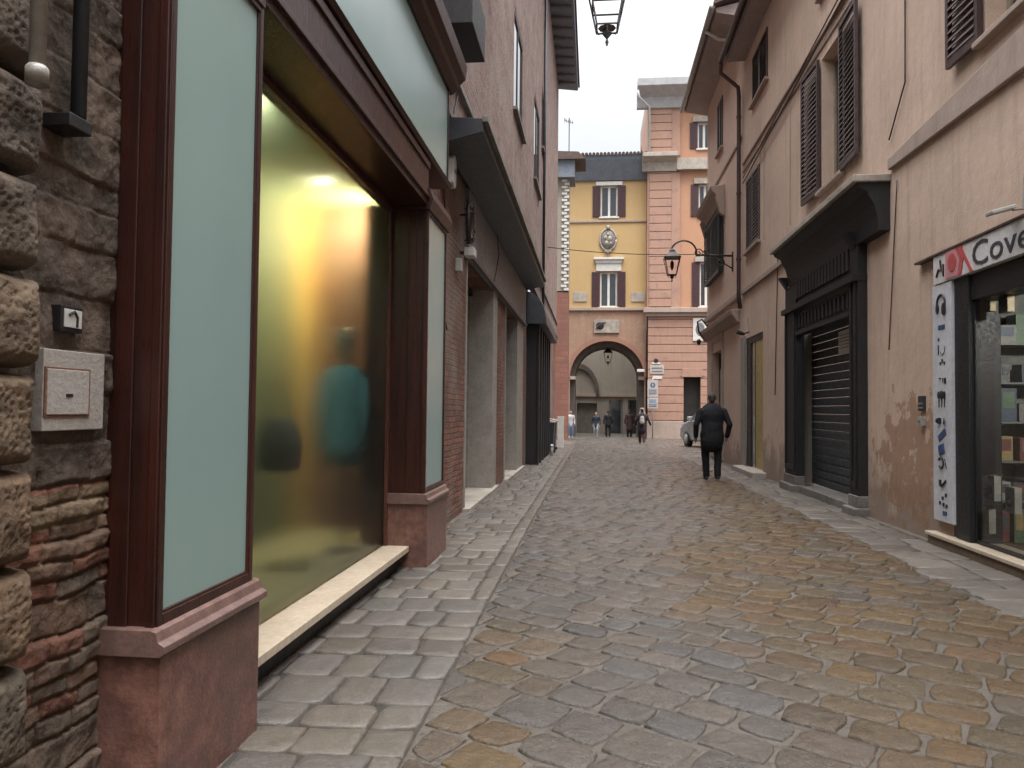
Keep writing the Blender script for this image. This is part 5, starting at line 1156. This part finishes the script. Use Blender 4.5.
# ------------------------------------------------------------------ parked car
def car(x, y, z, label):
    t = thing('parked_car', (x, y, z), label, 'car'); silver = M('silver_paint', (.50, .51, .53), (.46, .47, .49), .25, 2, 10, 0, metal=.5)
    L, Wd, Hh = 4.0, 1.74, 1.55
    prof = [(0, .32), (0, .75), (.10, .95), (.30, 1.02), (.55, 1.45), (.9, 1.53), (1.7, 1.55), (2.3, 1.48), (2.95, 1.02), (3.7, .90), (3.95, .70), (4.0, .40), (3.9, .25), (.1, .25)]
    m = MB(); n = len(prof)
    def hw(zz): return Wd/2-(0 if zz < 1.0 else (zz-1.0)*.42)-(0.06*(zz < .4))
    for sx_, sh in ((-1, 1), (1, 1)):
        m.v += [(x+sx_*hw(p[1]), y+p[0], z+p[1]) for p in prof]
    m.f += [tuple(range(n)), tuple(range(n, 2*n))]+[(k, (k+1) % n, n+(k+1) % n, n+k) for k in range(n)]
    bd = m.build('body', silver, t, .06); bd.modifiers['bevel'].segments = 3
    gl = M('car_glass', (.02, .025, .03), None, .05, spec=.8)
    m = MB(); m.face([(x-hw(1.06)+.1, y+.29-.0, z+1.06), (x+hw(1.06)-.1, y+.29, z+1.06), (x+hw(1.4)-.1, y+.51, z+1.42), (x-hw(1.4)+.1, y+.51, z+1.42)]); m.build('rear_window', gl, t)
    for sx_ in (-1, 1):
        X1, X2 = x+sx_*(hw(1.04)+.006), x+sx_*(hw(1.42)+.006)
        MB().face([(X1, y+.5, z+1.06), (X1, y+1.55, z+1.06), (X2, y+1.55, z+1.43), (X2, y+.72, z+1.43)]).build('side_window', gl, t)
        MB().face([(X1, y+1.63, z+1.06), (X1, y+2.75, z+1.06), (X2, y+2.3, z+1.43), (X2, y+1.63, z+1.43)]).build('side_window', gl, t)
        MB().box(x+sx_*(Wd/2-.16), x+sx_*(Wd/2+.005), y-.02, y+.10, z+.72, z+1.0).build('tail_light', M('lamp_red', (.35, .02, .02), None, .2), t, .02)
        MB().box(x+sx_*(Wd/2-.02), x+sx_*(Wd/2+.18), y+2.55, y+2.7, z+1.02, z+1.17).build('mirror', silver, t, .03)
        for yy in (.72, 3.2):
            w = MB().lathe([(.20, -.11), (.30, -.10), (.31, 0), (.30, .10), (.20, .11)], (x+sx_*(Wd/2-.09), y+yy, z+.31), 24, (1, 1), Euler((0, R(90), 0)).to_matrix()).build('wheel', black, t, smooth=True)
            MB().lathe([(.20, 0), (.19, .02), (.05, .04), (0, .04)], (x+sx_*(Wd/2+.01), y+yy, z+.31), 16, (1, 1), Euler((0, R(90*sx_), 0)).to_matrix()).build('rim', zinc, w, smooth=True)
    MB().box(x-Wd/2+.05, x+Wd/2-.05, y-.07, y+.06, z+.30, z+.52).build('bumper', silver, t, .04)
    MB().box(x-.26, x+.26, y-.085, y-.06, z+.60, z+.71).build('number_plate', whitep, t)
    for sx_ in (-1, 1): MB().box(x+sx_*(Wd/2-.32), x+sx_*(Wd/2-.02), y+3.80, y+3.95, z+.62, z+.78).build('headlight', whiteplastic, t, .03)
    t.rotation_euler = (0, 0, R(15)); t.scale = (1.08, 1.05, 1.2)
yc_ = 33.5; 
car(6.05, 33.0, gz(37), 'silver hatchback parked beyond the corner of the rose building')
# ------------------------------------------------------------------ people
def capsules(caps, name, m, parent, vox=.012, sm=4, flat=None, disp=0):
    mb = MB(); mb.keep = True
    for p0, p1, r0, r1, *fl in caps:
        f = fl[0] if fl else 1; p0, p1 = Vector(p0), Vector(p1); ax = (p1-p0); L = ax.length; ax = ax.normalized() if L > 1e-6 else Vector((0, 0, 1))
        lat = Vector((1, 0, 0)); 
        if abs(ax.dot(lat)) > .9: lat = Vector((0, 0, 1))
        v_ = ax.cross(lat).normalized(); u_ = v_.cross(ax).normalized()
        prof = [(r0*math.cos(a), -r0*math.sin(a)*(1 if L else 1)) for a in [R(85-20*i) for i in range(4)]]+[(r0, 0), (r1, L)]+[(r1*math.cos(a), L+r1*math.sin(a)) for a in [R(25+20*i) for i in range(4)]]
        n = 16; i = len(mb.v)
        for r_, h in prof:
            for j in range(n): a = 2*math.pi*j/n; mb.v.append(tuple(p0+ax*h*1.0+u_*(r_*math.cos(a))+v_*(r_*f*math.sin(a))))
        for k in range(len(prof)-1):
            for j in range(n): mb.f.append((i+k*n+j, i+k*n+(j+1) % n, i+(k+1)*n+(j+1) % n, i+(k+1)*n+j))
        mb.f.append(tuple(i+j for j in range(n))[::-1]); mb.f.append(tuple(i+(len(prof)-1)*n+j for j in range(n)))
    mb.keep = False
    o = mb.build('tmp', m, None); rm = o.modifiers.new('r', 'REMESH'); rm.mode = 'VOXEL'; rm.voxel_size = vox
    s_ = o.modifiers.new('s', 'SMOOTH'); s_.iterations = sm; s_.factor = .5
    if disp:
        tx = bpy.data.textures.get('cloth_folds') or bpy.data.textures.new('cloth_folds', 'CLOUDS'); tx.noise_scale = .12
        d_ = o.modifiers.new('d', 'DISPLACE'); d_.texture = tx; d_.strength = disp; d_.mid_level = .5
    me = bpy.data.meshes.new_from_object(o.evaluated_get(bpy.context.evaluated_depsgraph_get())); bpy.data.objects.remove(o)
    me.polygons.foreach_set('use_smooth', [True]*len(me.polygons)); me.name = name
    r = bpy.data.objects.new(name, me); COL.objects.link(r); r.parent = parent; OFF[r.name] = Vector((0, 0, 0)); return r
def person(x, y, face, h, label, top, legs, shoe, hair, stride=.12, arms=None, lean=.0, vox=.012, extra=None, hairlong=False, coat=.84, build_=1.0, bag=None, legcol2=None, hood=None):
    """adult figure in local space: x right, +y facing, z up; scaled to height h"""
    t = thing('person', (x, y, gz(y)+.022), label, 'person'); OFF[t.name] = Vector((0, 0, 0)); t.rotation_euler = (0, 0, R(face)); s = h/1.78; t.scale = (s, s, s)
    b = build_
    arms = arms or [((-.215*b, 0, 1.42), (-.275*b, -.03, 1.14), (-.27*b, .06, .89)), ((.215*b, 0, 1.42), (.275*b, -.05, 1.14), (.27*b, .0, .89))]
    hipz, L = .92, []
    feet = [(-.10, stride, .0), (.10, -stride, .0)]
    legj = []
    for sx_, ft in zip((-1, 1), feet):
        hip = Vector((sx_*.095*b, 0, hipz)); ank = Vector((ft[0]*1.0, ft[1], .09+(.05 if ft[1] < 0 else 0)*min(1, abs(stride)*5))); kn = (hip+ank)/2+Vector((sx_*.01, .045+abs(stride)*.15, .02)); legj.append((hip, kn, ank))
    body = []
    for hip, kn, ank in legj: body += [(hip, kn, .085, .055), (kn, ank, .058, .038), (ank, ank+Vector((0, .12, -.05)), .04, .03)]
    body += [((0, 0, .95), (0, 0, 1.15), .155, .14, .68), ((0, 0, 1.15), (0, lean*.5, 1.38), .14, .165, .65), ((-.14, lean*.5, 1.43), (.14, lean*.5, 1.43), .06, .06), ((0, lean*.5, 1.42), (0, lean+.01, 1.56), .058, .052)]
    hc = Vector((0, lean+.02, 1.66))
    body += [(hc+Vector((0, -.01, .02)), hc+Vector((0, -.005, .03)), .083, .083, 1.15), (hc+Vector((0, .03, -.05)), hc+Vector((0, .035, -.045)), .055, .05, 1.1), (hc+Vector((0, .09, .0)), hc+Vector((0, .112, -.02)), .012, .015), (hc+Vector((-.08, 0, .0)), hc+Vector((-.085, -.005, .02)), .018, .02), (hc+Vector((.08, 0, .0)), hc+Vector((.085, -.005, .02)), .018, .02)]
    for sh, el, ha in arms:
        sh, el, ha = Vector(sh), Vector(el), Vector(ha); d = (ha-el).normalized(); body += [(sh, el, .052, .042), (el, ha, .042, .028)]
        pc = ha+d*.05; body += [(ha+d*.02, ha+d*.085, .030, .034, .5)]
        sd = -1 if sh.x < 0 else 1
        for k in range(4): 
            o_ = Vector((0, .03-.02*k, 0)); p0 = ha+d*.08+o_; ln = (.07, .08, .075, .06)[k]; p1 = p0+d*ln*.55; p2 = p1+(d+Vector((-sd*.5, 0, 0))).normalized()*ln*.45; body += [(p0, p1, .0105, .010), (p1, p2, .010, .008)]
        body += [(ha+d*.03+Vector((0, .028, 0)), ha+d*.075+Vector((-sd*.012, .055, 0)), .014, .011)]
    capsules(body, 'body', skin_, t, vox*.75, 2)
    # eyes and mouth marks
    m = MB(); m.keep = True
    for sx_ in (-1, 1): m.lathe([(.004, -.008), (.011, 0), (.004, .008)], hc+Vector((sx_*.032, .088, .012)), 8)
    m.box(hc.x-.022, hc.x+.022, hc.y+.082, hc.y+.088, hc.z-.052, hc.z-.046); m.build('face_features', dark, t)
    tr = []
    for hip, kn, ank in legj: tr += [(hip+Vector((0, 0, .0)), kn, .102*b, .080), (kn, ank+Vector((0, 0, .0)), .080, .068)]
    tr += [((-.05, 0, .93), (.05, 0, .93), .115*b, .115*b, .8)]
    capsules(tr, 'trousers', legs, t, vox, 4, disp=.02)
    for hip, kn, ank in legj: capsules([(ank+Vector((0, -.03, -.05)), ank+Vector((0, .14, -.06)), .045, .04, .8)], 'shoe', shoe, t, vox, 2)
    jk = [((0, -.005, coat), (0, -.005, 1.12), .19*b, .175*b, .70), ((0, 0, 1.12), (0, lean*.4, 1.34), .175*b, .20*b, .66), ((-.145*b, lean*.4-.01, 1.40), (.145*b, lean*.4-.01, 1.40), .088, .088), ((0, lean*.4, 1.42), (0, lean*.7, 1.50), .085, .07)]
    for sh, el, ha in arms:
        sh, el, ha = Vector(sh), Vector(el), Vector(ha); jk += [(sh, el, .074, .062), (el, el+(ha-el)*.95, .060, .050)]
    capsules(jk, 'jacket', top, t, vox, 4, disp=.012)
    hr = [(hc+Vector((0, -.03, .045)), hc+Vector((0, -.015, .05)), .084, .084, 1.1), (hc+Vector((0, -.055, .0)), hc+Vector((0, -.055, -.02)), .06, .055)]
    if hairlong: hr += [(hc+Vector((0, -.06, 0)), hc+Vector((0, -.085, -.2)), .08, .06, .7)]
    if hair: capsules(hr, 'hair', hair, t, vox*.8, 2)
    if hood: capsules([(hc+Vector((-.10, -.02, -.12)), hc+Vector((-.06, -.05, .1)), .045, .045), (hc+Vector((-.06, -.05, .1)), hc+Vector((.06, -.05, .1)), .045, .045), (hc+Vector((.10, -.02, -.12)), hc+Vector((.06, -.05, .1)), .045, .045), (hc+Vector((-.12, -.04, -.14)), hc+Vector((.12, -.04, -.14)), .05, .05)], 'hood_trim', hood, t, vox, 2)
    return t, s
blackcloth = M('black_cloth', (.010, .010, .013), (.016, .016, .019), .8, 12, 200, .001, spec=.25); blacktrs = M('black_trousers', (.009, .009, .011), (.013, .013, .015), .85, 12, 200, .001, spec=.2)
darkshoe = M('black_shoe', (.012, .011, .010), None, .4); greyhair = M('grey_hair', (.06, .055, .05), (.03, .028, .026), .8, 60, 200, .001); darkhair = M('dark_hair', (.015, .011, .009), None, .6, 60)
def place(px, pyfeet):
    r = ray(px, pyfeet); t_ = CH/-r.z
    for _ in range(30): p = Vector((0, 0, CH))+r*t_; t_ += (p.z-gz(p.y)-.02)/-r.z*.9
    return p.x, p.y, t_
x, y, _ = place(712, 480); hgt = (480-396)/FPX*math.hypot(x, y)*.995
person(x, y, 3, hgt, 'man seen from behind in a black jacket and black trousers walking by the yellow doorway', blackcloth, blacktrs, darkshoe, greyhair, stride=.07, build_=1.26, lean=.03, vox=.011,
       coat=.80, arms=[((-.235, 0, 1.41), (-.33, -.04, 1.13), (-.32, .07, .88)), ((.235, 0, 1.41), (.345, -.05, 1.14), (.315, .05, .89))])
x, y, _ = place(642, 444); hgt = (444-409)/FPX*math.hypot(x, y)
plumcloth = M('dark_plum_coat', (.025, .014, .018), None, .85, 12); fur = M('pale_fur', (.45, .38, .31), (.3, .24, .19), .95, 40, 80, .01)
t, s = person(x, y, -4, hgt, 'person in a dark coat with pale fur hood and grey backpack walking towards the archway', plumcloth, M('maroon_trousers', (.05, .015, .018), None, .85), M('pale_shoe', (.35, .25, .2), None, .6), darkhair, stride=.17, coat=.72, hood=fur, build_=1.25,
       arms=[((-.215, 0, 1.42), (-.31, -.03, 1.17), (-.30, .10, .95)), ((.215, 0, 1.42), (.33, -.02, 1.17), (.42, .02, .96))])
bp = thing('backpack', (x, y-.2, gz(y)+.02+1.05*s), 'small grey backpack worn by the person in the fur hood coat', 'backpack'); OFF[bp.name] = Vector(); bp.scale = (s, s, s); bp.rotation_euler = (0, 0, R(-4))
bp.location = (x, y, gz(y)+.022)
bpm = M('grey_canvas', (.36, .34, .33), (.28, .26, .26), .85, 20)
capsules([((0, -.21, 1.10), (0, -.21, 1.30), .125, .105, .6)], 'pack', bpm, bp, .012, 4); capsules([((0, -.28, 1.08), (0, -.28, 1.16), .08, .075, .5)], 'pocket', bpm, bp, .012, 4)
m = MB(); [m.tube([(sx_*.09, -.14, 1.38), (sx_*.11, -.02, 1.50), (sx_*.10, .12, 1.40), (sx_*.11, .13, 1.15)], .018, 6) for sx_ in (-1, 1)]; m.build('strap', bpm, bp, smooth=True)
navy = M('navy_coat', (.02, .028, .045), None, .85); blk = blackcloth; denim = M('denim', (.12, .19, .30), (.09, .14, .22), .85, 20); paleshirt = M('pale_shirt', (.55, .53, .52), (.45, .42, .42), .85, 12)
x, y = XY(570.5, 434, 46.9)[0], 46.9; person(x, y, 200, 1.62, 'person in a pale top and blue jeans standing by the left side of the archway', paleshirt, denim, M('white_shoe', (.6, .58, .55), None, .6), darkhair, stride=.03, vox=.014)
x, y = XY(596, 434, 47.4)[0], 47.4; person(x, y, 170, 1.56, 'person in a dark jacket and light trousers facing out of the archway', navy, M('light_trousers', (.30, .31, .34), None, .85), darkshoe, darkhair, stride=.06, vox=.014)
x, y = XY(608, 434, 48.2)[0], 48.2; person(x, y, 10, 1.66, 'person dressed all in black with back turned, in the middle of the archway', blk, blacktrs, darkshoe, darkhair, stride=.03, vox=.014)
x, y = XY(629.5, 433, 49)[0], 49; person(x, y, 20, 1.72, 'person in a dark brown coat standing at the right side of the archway', M('dark_brown_coat', (.05, .022, .02), None, .85), blacktrs, darkshoe, darkhair, stride=.03, coat=.55, build_=1.1, vox=.014, hairlong=True)
# ------------------------------------------------------------------ light
w = bpy.data.worlds.new('World'); scn.world = w; w.use_nodes = True; nt = w.node_tree; bg = nt.nodes['Background']
sky = nd(nt, 'ShaderNodeTexSky', sky_type='NISHITA'); sky.sun_disc = False; sky.sun_elevation = R(70); sky.sun_rotation = R(200)
tc = nd(nt, 'ShaderNodeTexCoord'); cl = noi(nt, tc.outputs['Generated'], 2.2, 6, .6, .3, .7)
cloud = mix(nt, cl, (8.5, 8.6, 8.9), (10.2, 10.15, 10.1))
sz_ = nd(nt, 'ShaderNodeSeparateXYZ'); nt.links.new(tc.outputs['Generated'], sz_.inputs[0])
up = mth(nt, 'ADD', .25, mth(nt, 'MULTIPLY', mth(nt, 'POWER', mth(nt, 'MAXIMUM', sz_.outputs[2], 0), 3.5), 3.2))   # an overcast sky is brightest overhead
vm = nd(nt, 'ShaderNodeVectorMath', operation='SCALE'); nt.links.new(cloud, vm.inputs[0]); nt.links.new(up, vm.inputs[3]); cloud = vm.outputs[0]
nt.links.new(mix(nt, .9, sky.outputs[0], cloud), bg.inputs['Color']); bg.inputs['Strength'].default_value = .13
sl = bpy.data.lights.new('sun', 'SUN'); sl.energy = 1.2; sl.angle = R(25); sl.color = (1, .96, .90)
so = bpy.data.objects.new('sun', sl); COL.objects.link(so); so.rotation_euler = (R(20), 0, R(20))
scn.view_settings.view_transform = 'Standard'; scn.view_settings.look = 'None'; scn.view_settings.gamma = 1; scn.view_settings.use_curve_mapping = False
scn.view_settings.exposure = 1.38
scn.render.engine = 'CYCLES'; scn.cycles.use_denoising = True; scn.cycles.max_bounces = 8; scn.cycles.diffuse_bounces = 4; scn.cycles.transmission_bounces = 8; scn.cycles.sample_clamp_indirect = 4; scn.cycles.caustics_refractive = False; scn.cycles.caustics_reflective = False
